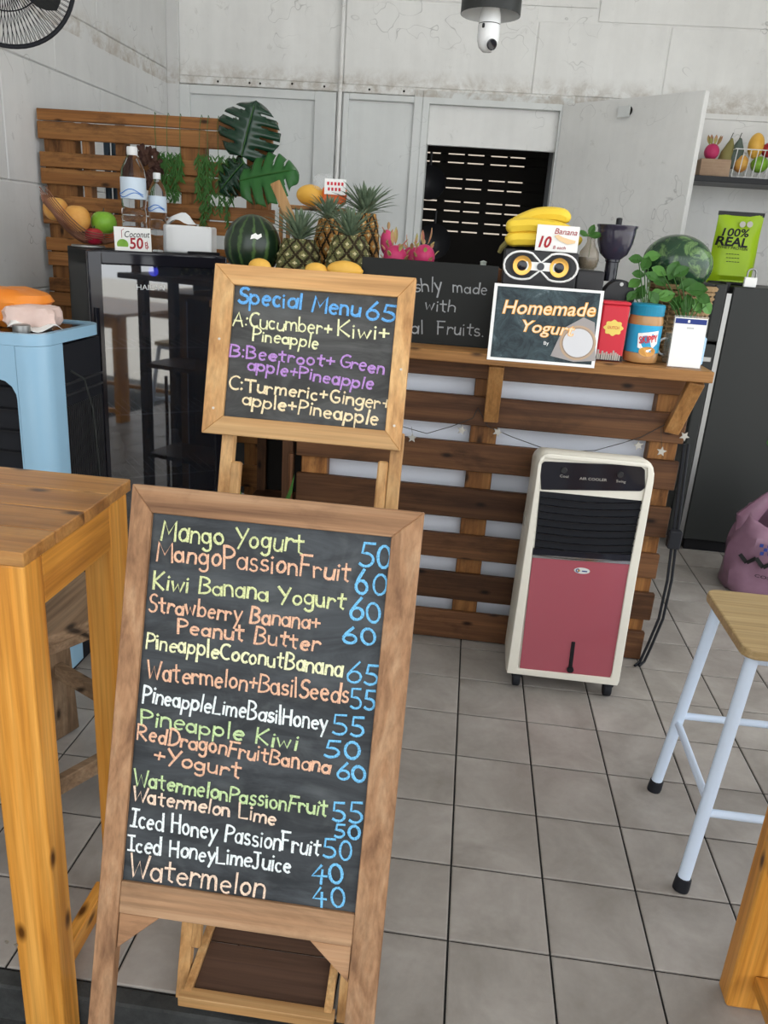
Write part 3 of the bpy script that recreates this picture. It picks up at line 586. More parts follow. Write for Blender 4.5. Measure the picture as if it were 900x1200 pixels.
t = thing('pine_table', 'orange varnished pine table leg and rail cut off by the lower right corner', 'table', (1.1,-1.1,0))
q = atz(850,1180,0)
lgx, lgy = q.x, q.y
for (x, y) in ((lgx,lgy),(lgx+.75,lgy),(lgx,lgy-.9),(lgx+.75,lgy-.9)):
    MB().box((x,y,0 if y > -1.2 else -.08), (x+.095,y+.05,.70)).build('leg', W('table',2), t, bevel=.006, seg=2)
for i in range(8): MB().box((lgx-.04+.115*i,lgy-.95,.701), (lgx-.04+.115*i+.1145,lgy+.09,.722)).build('plank', W('tabletop',1), t, bevel=.0015)
for x in (lgx+.035, lgx+.785):
    MB().box((x,lgy-.849,.055), (x+.03,lgy-.0005,.085)).build('stretcher', W('table',1), t, bevel=.003)
    MB().box((x,lgy-.849,.62), (x+.022,lgy-.0005,.70)).build('apron', W('table',1), t, bevel=.002)

# ================================================================== COUNTER
t = thing('pallet_counter', 'brown pallet-wood bar counter with a narrow front shelf, behind the pink air cooler', 'counter', (.22,.5,0))
X0c, X1c, Yc = -.40, .815, .25
rows = [(.968,.905),(.850,.757),(.700,.607),(.548,.447),(.387,.302),(.248,.152),(.106,.004)]
for i, (za, zb_) in enumerate(rows):
    MB().box((X0c+random.uniform(0,.01),Yc,zb_), (X1c+random.uniform(-.012,.006),Yc+.02,za)).build('slat', W('slat',0), t, bevel=.0025)
for (a, b) in ((-.385,-.30),(.157,.241),(.715,.80)):
    MB().box((a,Yc+.0205,.004), (b,Yc+.075,.968)).build('upright', W('pallet',2), t, bevel=.002)
MB().box((X0c+.01,Yc+.0755,.01), (X1c-.015,Yc+.085,.985)).build('backing_sheet', mat('white_backing', (.80,.83,.90), .5), t)
MB().box((X1c-.03,Yc+.086,.0), (X1c-.012,Yc+.34,.98)).build('end_panel', W('slat',2), t)
MB().box((X0c,Yc+.086,.0), (X0c+.018,Yc+.34,.98)).build('end_panel', W('slat',2), t)
zS = 1.0; YS = .12
MB().box((X0c,YS,zS-.032), (.822,Yc-.0005,zS)).build('front_shelf', W('shelf',0), t, bevel=.002)
MB().box((X0c,Yc,.969), (.822,Yc+.40,zS-.001)).build('worktop', W('shelf',0), t, bevel=.002)
# raised shelf at the back
MB().box((-.185,Yc+.03,1.165), (.50,Yc+.40,1.185)).build('raised_shelf', W('slat',0), t, bevel=.002)
for x in (-.18,.15,.48): MB().box((x,Yc+.06,zS-.0005 if x > -.41 else 0), (x+.02,Yc+.38,1.1645)).build('support', W('slat',2), t)
for (xt, yt, xb, yb) in ((582,430,575,492),(818,440,786,505)):
    tp = at(xt,yt,.15); bt = at(xb,yb,.235)
    MB().bar(V((tp.x,.15,zS-.034)), V((bt.x,.232,bt.z)), .045, .028, (0,-1,0)).build('bracket', W('shelf',2), t, bevel=.002)

# wire string of stars
wy = Yc-.012
pts = [(472,500),(500,508),(528,500),(554,490),(560,478),(572,500),(600,512),(633,524),(660,529),(697,528),(730,519),(752,512),(790,492),(800,508)]
P_ = [at(x,y,wy) for x, y in pts]
fine = []
for i in range(len(P_)-1):
    for s in range(4): fine.append(P_[i].lerp(P_[i+1], s/4))
t = thing('star_garland', 'thin dark wire with small pearly stars strung across the pallet slats', 'garland', (.3,wy,.75))
MB().tube(fine, .0013, 5).build('wire', MT['wire'], t, smooth=True)
def star(mb, c, r, tilt=0, n=(0,-1,0)):
    pl = [((r if k % 2 == 0 else r*.45)*math.sin(PI*k/5+tilt), (r if k % 2 == 0 else r*.45)*math.cos(PI*k/5+tilt)) for k in range(10)]
    mb.prism(pl, c, (1,0,0), (0,0,1), (0,-.004,0))
for (x, y, wy_, ty) in [(483,513,500,0),(541,504,497,.2),(583,506,505,.4),(748,522,514,-.2),(775,529,500,.1),(802,511,508,.5)]:
    p = at(x,y,wy-.004); m = MB(); star(m, p, .0155, ty); s_ = m.build('star', MT['frost'], t)
    MB().tube([p+V((0,.001,.012)), at(x-1,wy_,wy)], .0007, 4).build('hook', MT['wire'], s_)

# cables beside the counter
t = thing('power_cable', 'black power cables hanging from the right end of the pallet counter', 'cable', (.86,.25,0))
for k, dx in enumerate((0,5)):
    pts = [at(x+dx,y,.24) for x, y in [(802,520),(797,560),(792,600),(787,640),(782,680),(772,725),(758,758)]]+[atz(750+dx,775,.006), atz(742+dx,782,.006)]
    f2 = []
    for i in range(len(pts)-1):
        for s in range(4): f2.append(pts[i].lerp(pts[i+1], s/4))
    MB().tube(f2, .0045, 6).build('cord', MT['rubber'], t, smooth=True)
p = at(790,632,.225); MB().box(p-V((.02,.015,.03)), p+V((.02,.015,.03))).build('plug_block', MT['rubber'], t, bevel=.004)

# ================================================================== PINK AIR COOLER
YF_ = -.024; af = lambda x, y, d=0: at(x, y, YF_-d)
t = thing('air_cooler', 'cream portable air cooler with a glossy pink front panel, on casters on the tiled floor', 'air cooler', (.51,.1,0))
out = [(.340,.052),(.684,.052),(.678,.40),(.676,.69)]
out += [(.676-.035+.035*math.cos(math.radians(a)), .715+.042*math.sin(math.radians(a))) for a in (10,30,50,70,88)]
out += [(.349+.028-.028*math.cos(math.radians(a)), .722+.036*math.sin(math.radians(a))) for a in (85,60,35,10)]
out += [(.350,.68),(.345,.40)]
cx_ = .511; k = len(out); vs = []; secs = [(YF_+.010,.985,.0),(YF_+.02,1,.004),(.07,1.0,-.006),(.17,.985,-.030),(.232,.95,-.065)]
for (y, s, dz) in secs: vs += [(cx_+(x-cx_)*s, y, z+(dz if z > .6 else 0)) for x, z in out]
fs = [(i*k+j, i*k+(j+1)%k, (i+1)*k+(j+1)%k, (i+1)*k+j) for i in range(len(secs)-1) for j in range(k)]+[tuple(range(k)), tuple((len(secs)-1)*k+j for j in range(k))]
MB().add(vs, fs).build('body', MT['cream'], t, smooth=True)
# front bezel: ring between outline and the window
win = [af(*p) for p in ((608,797),(722,803),(745,655),(757,580),(758,545),(750,541),(642,536),(633,545),(628,600),(618,680))]
inner = [(.372,.072),(.656,.076),(.650,.42),(.655,.735)]+[(.650,.744),(.366,.744),(.361,.735),(.370,.42)]
def ringmesh(mb, outer, inn, y0, y1):
    n = 200
    def resamp(pl):
        L = [0]
        for i in range(len(pl)): a, b = pl[i], pl[(i+1)%len(pl)]; L.append(L[-1]+math.hypot(b[0]-a[0], b[1]-a[1]))
        o_ = []
        for s in range(n):
            d = L[-1]*s/n; i = max(j for j in range(len(pl)) if L[j] <= d+1e-9); a, b = pl[i], pl[(i+1)%len(pl)]; f = (d-L[i])/max(L[i+1]-L[i],1e-9)
            o_.append((a[0]+(b[0]-a[0])*f, a[1]+(b[1]-a[1])*f))
        return o_
    c = (.51,.37)
    def byang(pl):
        res = []
        for s in range(n):
            a = 2*PI*(s+.5)/n; dx, dz = math.cos(a), math.sin(a); best = 0
            for i in range(len(pl)):
                (x1, z1), (x2, z2) = pl[i], pl[(i+1)%len(pl)]
                ex_, ez_ = x2-x1, z2-z1; den = dx*ez_-dz*ex_
                if abs(den) < 1e-12: continue
                tt = ((x1-c[0])*ez_-(z1-c[1])*ex_)/den; uu = ((x1-c[0])*dz-(z1-c[1])*dx)/den
                if tt > 0 and -1e-6 <= uu <= 1+1e-6: best = max(best, tt)
            res.append((c[0]+dx*best, c[1]+dz*best))
        return res
    A, B = byang(outer), byang(inn)
    vs = [(x,y0,z) for x, z in A]+[(x,y0,z) for x, z in B]+[(x,y1,z) for x, z in A]+[(x,y1,z) for x, z in B]
    fs = []
    for i in range(n):
        j = (i+1)%n; fs += [(i,j,n+j,n+i),(2*n+i,3*n+i,3*n+j,2*n+j),(i,2*n+i,2*n+j,j),(n+i,n+j,3*n+j,3*n+i)]
    return mb.add(vs, fs)
ringmesh(MB(), [(cx_+(x-cx_)*.99, z+.0) for x, z in out], inner, YF_-.004, YF_+.012).build('bezel', MT['cream'], t, bevel=.003, seg=2)
MB().prism([(.362,.645),(.658,.645),(.658,.746),(.362,.746)], (0,YF_+.004,0), (1,0,0), (0,0,1), (0,.01,0)).build('control_backing', MT['cream'], t)
def quadp(mb, pts, y, d):      # pixel quad on the front plane -> slab
    P = [at(*p, y) for p in pts]; return mb.prism([(p.x,p.z) for p in P], (0,y,0), (1,0,0), (0,0,1), (0,d,0))
cp_ = quadp(MB(), [(634,574),(633,546),(638,541),(750,546),(756,551),(756,572),(751,576)][::-1], YF_-.001, .006).build('control_panel', MT['gloss'], t, bevel=.002)
for (x, y) in ((661,551),(727,556)): p = at(x,y,YF_-.002); MB().lathe([(.009,0),(.008,.006)], p, (0,-1,0), 16).build('dial', MT['charcoal'], cp_, smooth=True)
for tx_, x_, y_, x2_, y2_, h in (('Cool',656,559,666,560,3),('Swing',722,565,733,566,3),('AIR COOLER',679,562,711,564,3)):
    m = typeset(tx_, at(x_,y_,YF_-.0015), at(x2_,y2_,YF_-.0015), sz(h, at(x_,y_,YF_)), (0,-1,0)); m.build('lettering', MT['frost'], cp_)
quadp(MB(), [(625,654),(633,572),(754,581),(746,657)][::-1], YF_+.009, .003).build('grille_recess', MT['rubber'], t)
for i in range(9):
    y = 583+i*8.3; xa, xb = 633-i*.9, 754-i*.85
    pts = [at(xa+(xb-xa)*s/8, y+(6.5)*s/8+3*math.sin(PI*s/8), YF_+.004) for s in range(9)]
    m = MB()
    for a, b in zip(pts, pts[1:]): m.bar(a, b, .010, .0025)
    m.build('louver', MT['black'], t)
quadp(MB(), [(624,650),(625,643),(747,651),(746,659)][::-1], YF_+.0, .008).build('lower_trim', MT['gloss'], t)
quadp(MB(), [(624,653.5),(624,650),(746,658.5),(746,662)][::-1], YF_-.001, .006).build('chrome_strip', MT['chrome'], t)
pk = quadp(MB(), [(609,783),(624,653),(746,662),(724,795),(690,794),(650,790)][::-1], YF_+.001, .008).build('front_panel', MT['pinkpl'], t, bevel=.0015)
p = at(682,669,YF_-.0005)
MB().prism([(.023*math.cos(a*PI/12), .0095*math.sin(a*PI/12)) for a in range(24)], p, (1,0,0), (0,0,1), (0,.002,0)).build('badge', mat('silver_badge', (.62,.64,.62), .35), pk)
m = MB(); arc = [(p+V((-.012+.0048*math.cos(a), -.0008, .0048*math.sin(a)))) for a in [math.radians(50+26*i) for i in range(11)]]
m.tube(arc, .0013, 6); m.build('logo_ring', MT['navy'], pk)
MB().prism([(.0030*math.cos(a*PI/8), .0035*math.sin(a*PI/8)) for a in range(16)], p+V((-.009,-.0004,0)), (1,0,0), (0,0,1), (0,-.0008,0)).build('logo_dot', MT['gold'], pk)
MB().box(p+V((.0,-.0010,-.0022)), p+V((.015,-.0002,.0012))).build('logo_bar', MT['navy'], pk)
a, b = at(672,752,YF_), at(668,784,YF_)
MB().bar(a-V((0,.001,0)), b-V((0,.001,0)), .0115, .004, (0,-1,0)).build('level_window', MT['black'], pk, bevel=.0015)
MB().lathe([(.0105,0),(.0105,.004)], b-V((0,.002,0)), (0,-1,0), 18).build('level_knob', MT['black'], pk)
for (x, y) in ((.375,.0),(.655,.0),(.375,.2),(.655,.2)):
    m = MB().lathe([(.023,-.011),(.025,-.008),(.025,.008),(.023,.011)], (x,y,.026), (1,0,0), 18).build('caster', MT['rubber'], t, smooth=True)
    MB().box((x-.016,y-.016,.036), (x+.016,y+.018,.056)).build('caster_fork', MT['rubber'], m, bevel=.003)
MB().prism(rrect(.07,.50,.13,.535,.015), (.3475,0,0), (0,1,0), (0,0,1), (-.003,0,0)).build('side_grip', mat('grey_grip', (.45,.44,.40), .4), t)

# ================================================================== BLUE AIR COOLER (left)
t = thing('tall_air_cooler', 'tall light blue air cooler with black louvers at the left edge, behind the table', 'air cooler', (-1.25,-.1,0))
XA, XB, YA, YC, ZT = -1.55, -.945, -.30, .06, 1.008
def rr(x0, x1, y0, y1, r, z): return [(x, y, z) for x, y in rrect(x0,y0,x1,y1,r,8)]
m = MB(); A = rr(XA,XB,YA,YC,.06,ZT); B = rr(XA,XB,YA,YC,.06,ZT-.030); k = len(A)
A2 = rr(XA+.02,XB-.02,YA+.02,YC-.02,.045,ZT); B2 = rr(XA+.02,XB-.02,YA+.02,YC-.02,.045,ZT-.030)
fs = []
for i in range(k): j = (i+1)%k; fs += [(i,j,k+j,k+i),(i,2*k+i,2*k+j,j),(2*k+i,3*k+i,3*k+j,2*k+j),(k+i,k+j,3*k+j,3*k+i)]
m.add(A+B+A2+B2, fs).build('rim', MT['blue'], t, smooth=True)
MB().prism(rrect(XA+.021,YA+.021,XB-.021,YC-.021,.06), (0,0,ZT-.05), (1,0,0), (0,1,0), (0,0,.045)).build('top_tray', MT['gloss'], t)
MB().box((XA+.03,YA+.03,.05), (XB-.04,YC-.01,ZT-.04)).build('core', MT['rubber'], t)
MB().box((XB-.04,YA+.07,.05), (XB-.012,YC-.01,ZT-.04)).build('side_panel', MT['rubber'], t)
# front frame with arched window and corner pillar
def pillar(xs_, xe, y0, y1, name='corner_pillar'):
    vs = []; pr = [(xs_,y0)]+[(xe-.06+.06*math.sin(math.radians(a)), y0+.06-.06*math.cos(math.radians(a))) for a in range(0,91,10)]+[(xe,y1),(xe-.02,y1),(xe-.02,y0+.06),(xe-.032,y0+.032),(xe-.06,y0+.02),(xs_,y0+.02)]
    return MB().prism(pr, (0,0,.03), (1,0,0), (0,1,0), (0,0,ZT-.061)).build(name, MT['blue'], t, smooth=True)
pillar(XB-.07, XB, YA, YA+.11)
arch = [(XA,.03),(XA,ZT-.0305),(XB-.071,ZT-.0305),(XB-.071,.03),(XB-.075,.03),(XB-.075,.84)]+[(XB-.125+.05*math.cos(math.radians(a)), .84+.05*math.sin(math.radians(a))) for a in (15,40,65,90)]+[(XA+.18,.89),(XA+.12,.84),(XA+.12,.03)]
MB().prism(arch, (0,YA,0), (1,0,0), (0,0,1), (0,.02,0)).build('front_frame', MT['blue'], t)
for i in range(13): 
    z = .86-.058*i; MB().obox((XA+.12,YA+.022,z), (XB-.075-XA-.12,0,0), (0,.02,.012), (0,0,.004)).build('louver', MT['black'], t)
sm_ = MB()
for i in range(20): y = YA+.125+i*.0112; sm_.box((XB-.013,y,.08), (XB-.008,y+.004,.80))
stuff(sm_.build('side_mesh', MT['charcoal'], t))
for z in (.83,.86): MB().box((XB-.012,YA+.12,z), (XB-.004,YC-.015,z+.006)).build('side_rib', MT['charcoal'], t)
MB().box((XA+.01,YA+.03,.0), (XB-.02,YC-.01,.05)).build('base', MT['rubber'], t)
cpt = [at(68,412,-.13), V((-.93,-.11,.87)), V((-.925,-.08,.78)), V((-.93,-.05,.6)), V((-.935,-.03,.4)), V((-.935,-.02,.1))]
cpt[0] = V((XB+.002,-.16,.90))
f2 = []
for i in range(len(cpt)-1):
    for s in range(5): f2.append(cpt[i].lerp(cpt[i+1], s/5))
MB().tube(f2, .003, 6).build('cord', MT['grey'], t, smooth=True)
p = V((-1.03,-.235,ZT)); MB().lathe([(.022,-.004),(.022,.014),(.018,.016)], p, (0,0,1), 20).build('knob', MT['steel'], t, smooth=True)
# wrapped packet on top
PZ = ZT-.004
t = thing('snack_packet', 'crumpled orange and pale pink wrapped packet lying on the blue air cooler', 'packet', (-1.15,-.12,PZ))
def crumple(P, dims, name, mt_, par, seed, R=0, nn_=(14,10), amp=.12):
    rnd = random.Random(seed); off = [rnd.uniform(0,6) for _ in range(6)]
    def f(p): return 1+amp*(math.sin(5*p.x+off[0])*math.cos(6*p.y+off[1])+.6*math.sin(11*p.z+9*p.x+off[2]))
    m = MB(); m.ball((0,0,0), 1, dims, nn_[0]*2, nn_[1], None, lambda p: f(p)/max(abs(p.x)**5+abs(p.y)**5+abs(p.z)**5, .001)**.2*.9)
    Rm = M.Rotation(R, 3, 'Z'); lo = min(v.z for v in m.v)
    m.v = [Rm@V((v.x,v.y,v.z-lo))+V(P) for v in m.v]; return m.build(name, mt_, par, smooth=True)
crumple((-1.150,-.11,PZ), (.135,.10,.050), 'wrapper', MT['orangebag'], t, 3, .2)
crumple((-1.045,-.15,PZ), (.075,.06,.034), 'paper_sleeve', MT['pinkbag'], t, 5, .25, amp=.07)
q = MB(); nx, ny = 10, 6; vs = []
for i in range(nx+1):
    for j in range(ny+1):
        u, v = i/nx, j/ny; vs.append((-1.07+.11*u, -.235+.06*v+.02*u, PZ+.006+.010*math.sin(7*u+3*v)+.02*v*(1-u)+.004))
q.add(vs, [(i*(ny+1)+j,(i+1)*(ny+1)+j,(i+1)*(ny+1)+j+1,i*(ny+1)+j+1) for i in range(nx) for j in range(ny)])
o = q.build('tissue', MT['paper'], None, smooth=True, raw=True); o.modifiers.new('thick','SOLIDIFY').thickness = .001
tag(o, 'crumpled white tissue lying at the front edge of the blue air cooler', 'tissue')

# ================================================================== GLASS-DOOR CHILLER
t = thing('display_chiller', 'black glass-door drinks chiller standing left of the menu boards', 'refrigerator', (-1.1,.75,0))
A = V((-1.2,.5,0)); th = math.radians(37); ux = V((math.cos(th),math.sin(th),0)); uy = V((-math.sin(th),math.cos(th),0)); Wc, Dc, Hc = .50, .36, 1.19
cb = MB(); E_ = .02
cb.obox(A+uy*.03, ux*E_, uy*(Dc-.03), (0,0,Hc)); cb.obox(A+uy*.03+ux*(Wc-E_), ux*E_, uy*(Dc-.03), (0,0,Hc)); cb.obox(A+uy*Dc-uy*E_, ux*Wc, uy*E_, (0,0,Hc)); cb.obox(A+uy*.03+V((0,0,Hc-.05)), ux*Wc, uy*(Dc-.03), (0,0,.05)); cb.obox(A+uy*.03, ux*Wc, uy*(Dc-.03), (0,0,.16))
cb.build('cabinet', MT['grey'], t, raw=True)
fd = MB(); fw_ = .045
for (a, b, w_, h_) in ((0,.03,fw_,Hc-.03),(Wc-fw_,.03,fw_,Hc-.03)): fd.obox(A+ux*a+V((0,0,b)), ux*w_, uy*.028, (0,0,h_))
fd.obox(A+ux*fw_+V((0,0,Hc-.045)), ux*(Wc-2*fw_), uy*.028, (0,0,.045)); fd.obox(A+ux*fw_+V((0,0,.03)), ux*(Wc-2*fw_), uy*.028, (0,0,.06))
dr = fd.build('door', MT['gloss'], t, bevel=.006, seg=3)
MB().obox(A+ux*fw_+uy*.008+V((0,0,.09)), ux*(Wc-2*fw_), uy*.004, (0,0,Hc-.135)).build('door_glass', MT['door_glass'], dr)
hn = MB().tube([A+ux*.022-uy*.012+V((0,0,z)) for z in (.35,.6,1.0)], .008, 8).build('handle', MT['gloss'], dr, smooth=True)
gp = A+uy*.0079
m = typeset('HAILAN', gp+ux*.165+V((0,0,1.063)), gp+ux*.265+V((0,0,1.063)), .018, -uy, .001); m.build('brand_lettering', MT['whiteprint'], dr)
MB().lathe([(.016,0),(.018,.004),(.0,.006)], A+ux*.24+uy*.06+V((0,0,1.125)), -uy, 16).build('indicator_lamp', MT['glow'], t)
for z in (.35,.60,.85):
    s_ = MB()
    for i in range(14): s_.tube([A+ux*(.04+i*.0325)+uy*.05+V((0,0,z)), A+ux*(.04+i*.0325)+uy*.32+V((0,0,z))], .0015, 5)
    s_.tube([A+ux*.03+uy*.05+V((0,0,z)), A+ux*.47+uy*.05+V((0,0,z))], .003, 6); s_.build('wire_shelf', MT['whitewire'], t)
bx = lambda a, b, z, w_, d_, h_, nm, mt_, lb, ct: tag(MB().obox(A+ux*a+uy*b+V((0,0,z)), ux*w_, uy*d_, (0,0,h_)).build(nm, mt_, None, bevel=.004), lb, ct)
crumple(A+ux*.30+uy*.2+V((0,0,.862)), (.075,.06,.05), 'food_bag', MT['pinkbag'], None, 11); tag(bpy.context.scene.objects['food_bag'], 'pale plastic bag of food on the top wire shelf inside the glass-door chiller', 'bag')
bx(.20,.12,.606,.15,.12,.12,'food_carton',MT['brownbox'],'pale carton on the middle wire shelf inside the glass-door chiller','box')
for i, a in enumerate((.10,.33)):
    o = MB().lathe([(.028,0),(.03,.02),(.03,.10),(.018,.13),(.018,.15)], A+ux*a+uy*.15+V((0,0,.356)), (0,0,1), 16).build('jar', MT['beer'], None, smooth=True)
    tag(o, 'pale jar low inside the glass-door chiller, at the '+('left' if i == 0 else 'right'), 'jar')

CZ = Hc+.001; ct = lambda a, b: A+ux*a+uy*b+V((0,0,CZ))
def put(px, py, Y): p = at(px,py,Y); return V((p.x,Y,CZ))
# bottles
def bottle(name, lb, P, r, h):
    t = thing(name, lb, 'bottle', P, 'water bottles on the chiller')
    s = h/.30
    prof = [(r*.85,0),(r,.006*s),(r,.05*s),(r*.94,.055*s),(r,.06*s),(r,.08*s),(r*.92,.085*s),(r,.09*s),(r*.97,.12*s),(r*.90,.125*s),(r*.97,.13*s),(r,.15*s),(r,.215*s),(r*.93,.235*s),(r*.62,.262*s),(r*.36,.276*s),(r*.34,.282*s)]
    MB().lathe(prof, P, (0,0,1), 24).build('bottle_body', MT['bottle'], t, smooth=True)
    wp = [(a*.96, max(b,.002)) for a, b in prof[:14]]; MB().lathe(wp, P+V((0,0,.001)), (0,0,1), 20)
    MB().lathe([(r*1.012,.152*s),(r*1.012,.213*s)], P, (0,0,1), 24, cap=False).build('label', MT['beer'], t, smooth=True, raw=True)
    wv = MB(); 
    for k in range(2):
        pts = [P+V((math.sin(a)*r*1.02, -math.cos(a)*r*1.02, (.162+.010*k+.007*math.sin(a*3+k))*s)) for a in [-1.2+.2*i for i in range(13)]]; wv.tube(pts, .0018, 4)
    wv.build('label_wave', MT['navy'] if k == 5 else mat('blue_wave', (.05,.2,.6), .5), t)
    MB().lathe([(r*.40,.276*s),(r*.42,.28*s),(r*.42,.297*s),(r*.38,.30*s)], P, (0,0,1), 20).build('cap', MT['white'], t, smooth=True)
    return t
pb1 = at(150,275,.85); bottle('water_bottle', 'large clear water bottle with blue-waved label behind the coconut price card', ct(.205,.165), .045, .352)
bottle('water_bottle', 'small slim water bottle with pale label, between the large bottle and the tissue box', ct(.295,.18), .033, .275)
# fruit basket
P = ct(.040,.235); t = thing('wire_fruit_basket', 'copper wire scoop basket of fruit on top of the chiller', 'basket', P)
P = P+V((-.02,0,0))
bw = MB(); n_ = 22
for i in range(n_):
    f = i/(n_-1); a = -.12+.24*f
    pts = []
    for s in range(11):
        g = s/10; x = -.115+.25*g; z = .012+.135*(max(0,(.55-g))/.55)**1.5+.02*(max(0,g-.7)/.3)**2; y = (f-.5)*(.19 if g > .4 else .13+.06*g/.4)
        zz = z+(abs(f-.5)*2)**2.5*.05*(1-g*.3); pts.append(P+ux*x+uy*y+V((0,0,zz)))
    bw.tube(pts, .0019, 5)
bw.build('wires', MT['copper'], t, smooth=True)
MB().lathe([(.055,0),(.06,.002),(.058,.008)], P+ux*.03, (0,0,1), 24, cap=True).build('foot_ring', MT['steel'], t, smooth=True)
def fruit(name, lb, cat_, P, r, mt_, sc=(1,1,1), group=None, stem=True, dip=.12):
    o = thing(name, lb, cat_, P, group)
    MB().ball(P+V((0,0,r*sc[2]*.0)), r, sc, 24, 16, None, lambda p: 1-dip*max(0,p.z)**8-dip*.7*max(0,-p.z)**8).build('flesh', mt_, o, smooth=True)
    if stem: MB().tube([P+V((0,0,r*sc[2]*.86)), P+V((.003,0,r*sc[2]*1.15))], .0018, 5).build('stem', MT['wire'], o)
    return o
GB = 'fruit in the copper wire basket'
fruit('peach', 'large yellow-orange fruit in the middle of the copper wire basket', 'fruit', P+ux*-.01+uy*-.03+V((0,0,.098)), .047, MT['peach'], (1,1,1.05), GB, False)
fruit('peach', 'orange fruit at the raised left end of the copper wire basket', 'fruit', P+ux*-.07+uy*.03+V((0,0,.125)), .044, MT['mangor'], (1,1,1), GB, False)
fruit('apple', 'green apple with a stalk in the copper wire basket', 'apple', P+ux*.085+uy*-.02+V((0,0,.090)), .046, MT['apple'], (1,1,.95), GB)
fruit('apple', 'dark red apple under the green one in the copper wire basket', 'apple', P+ux*.045+uy*-.04+V((0,0,.040)), .034, MT['redapple'], (1,1,.95), GB)
fruit('tomato', 'small red-orange fruit at the right end of the copper wire basket, behind the price card', 'fruit', P+ux*.125+uy*.03+V((0,0,.045)), .030, MT['sugar'], (1,1,.9), GB)
# coconut price card
def card(name, lb, a, b, n, P0, w_, h_, dirx, lean=.12):
    n = V(n).normalized(); dirx = V(dirx).normalized(); up_ = (V((0,0,1))-n*lean).normalized(); nn_ = dirx.cross(up_).normalized()
    t = thing(name, lb, 'sign', P0)
    MB().obox(P0-dirx*w_/2, dirx*w_, up_*h_, -nn_*.003).build('card', MT['paper'], t)
    F = lambda x, y, d=.0006: P0-dirx*w_/2+dirx*(x*w_)+up_*(y*h_)+nn_*d
    MB().obox(P0-dirx*w_*.3-nn_*.0035, dirx*w_*.6, -nn_*.035-V((0,0,0)), up_*.003).build('foot', MT['clear'], t)
    return t, F, nn_
Pc = ct(.165,.03); t, F, n_c = card('coconut_price_card', 'small card reading coconut 50 baht with a green coconut picture, on the chiller', 0, 0, -uy, Pc, .128, .082, ux)
typeset('Coconut', F(.28,.58), F(.97,.62), .021, n_c, shear=.3).build('lettering', MT['ink'], t)
typeset('50', F(.40,.12), F(.78,.15), .036, n_c, shear=.1, bold=.02).build('price', MT['red'], t)
typeset('B', F(.83,.15), F(.92,.16), .022, n_c).build('baht_sign', MT['red'], t)
MB().tube([F(.875,.10,.001), F(.88,.47,.001)], .0007, 4).build('baht_stroke', MT['red'], t)
MB().prism([(.018*math.cos(a*PI/12)*1.1, .018*math.sin(a*PI/12)) for a in range(24)], F(.21,.28,.0003), ux, V((0,0,1)), n_c*.0006).build('coconut_picture', MT['apple'], t)
MB().tube([F(.2,.55,.001), F(.2,.85,.001), F(.27,.92,.001)], .001, 4).build('straw_picture', MT['red'], t)
# tissue box
t = thing('tissue_dispenser', 'white rectangular tissue box with a crumpled tissue, on the chiller beside the small bottle', 'tissue box', ct(.425,.2))
Pt = ct(.41,.16); Wt, Dt, Ht = .185, .10, .10
tilt = V((math.cos(th-.55), math.sin(th-.55), 0)); tly = V((-tilt.y, tilt.x, 0))
MB().obox(Pt-tilt*Wt*.5-tly*Dt*.5, tilt*Wt, tly*Dt, (0,0,Ht)).build('box', MT['porc'], t, bevel=.008, seg=3)
m = MB(); vs = []
for i in range(9):
    for j in range(7):
        u, v = i/8-.5, j/6-.5; vs.append(Pt+tilt*(u*.12-.03)+tly*(v*.05)+V((0,0,Ht+.045*(1-4*u*u)*(1-.7*abs(v)*2)*(1-.5*u)+.006*math.sin(9*u+7*v))))
m.add(vs, [(i*7+j,(i+1)*7+j,(i+1)*7+j+1,i*7+j+1) for i in range(8) for j in range(6)])
m.build('tissue', MT['porc'], t, smooth=True, raw=True)
o = tag(MB().obox(ct(.36,.02), ux*.12, uy*.02, (0,0,.012)).build('remote_control', MT['black'], None, bevel=.003), 'black remote control lying at the front right edge of the chiller top', 'remote')

# ================================================================== LEFT PALLET SCREEN
YP = 1.12
t = thing('pallet_screen', 'tall orange-brown pallet board screen standing against the left wall', 'screen', (-1.19,YP,0))
XP0, XP1 = -1.678, -.70
zz = [(1.692,1.650),(1.646,1.582),(1.535,1.479),(1.474,1.414),(1.372,1.318),(1.313,1.260),(1.207,1.155),(1.150,1.095),(1.045,.99),(.985,.93),(.88,.83),(.82,.77),(.70,.60),(.50,.40),(.30,.20),(.12,.02)]
for i, (a, b) in enumerate(zz):
    MB().box((XP0+random.uniform(0,.012),YP-.02,b), (XP1+random.uniform(-.02,.006),YP-.001,a)).build('slat', W('pallet',0), t, bevel=.0025)
for (a, b) in ((-1.66,-1.53),(-1.50,-1.47),(-1.36,-1.32),(-1.09,-.99),(-.82,-.73)):
    MB().box((a,YP,.0), (b,YP+.055,1.65)).build('upright', W('pallet',2), t, bevel=.002)
t2 = thing('rack_tube', 'dark blue-grey tubes glimpsed through the pallet screen gaps', 'tube', (-1.40,1.35,0))
for dx in (0,.035,.07): MB().tube([(-1.50+dx,1.35,0),(-1.50+dx,1.35,1.62)], .014, 10).build('tube', mat('slate_tube', (.05,.08,.11), .5), t2, smooth=True)

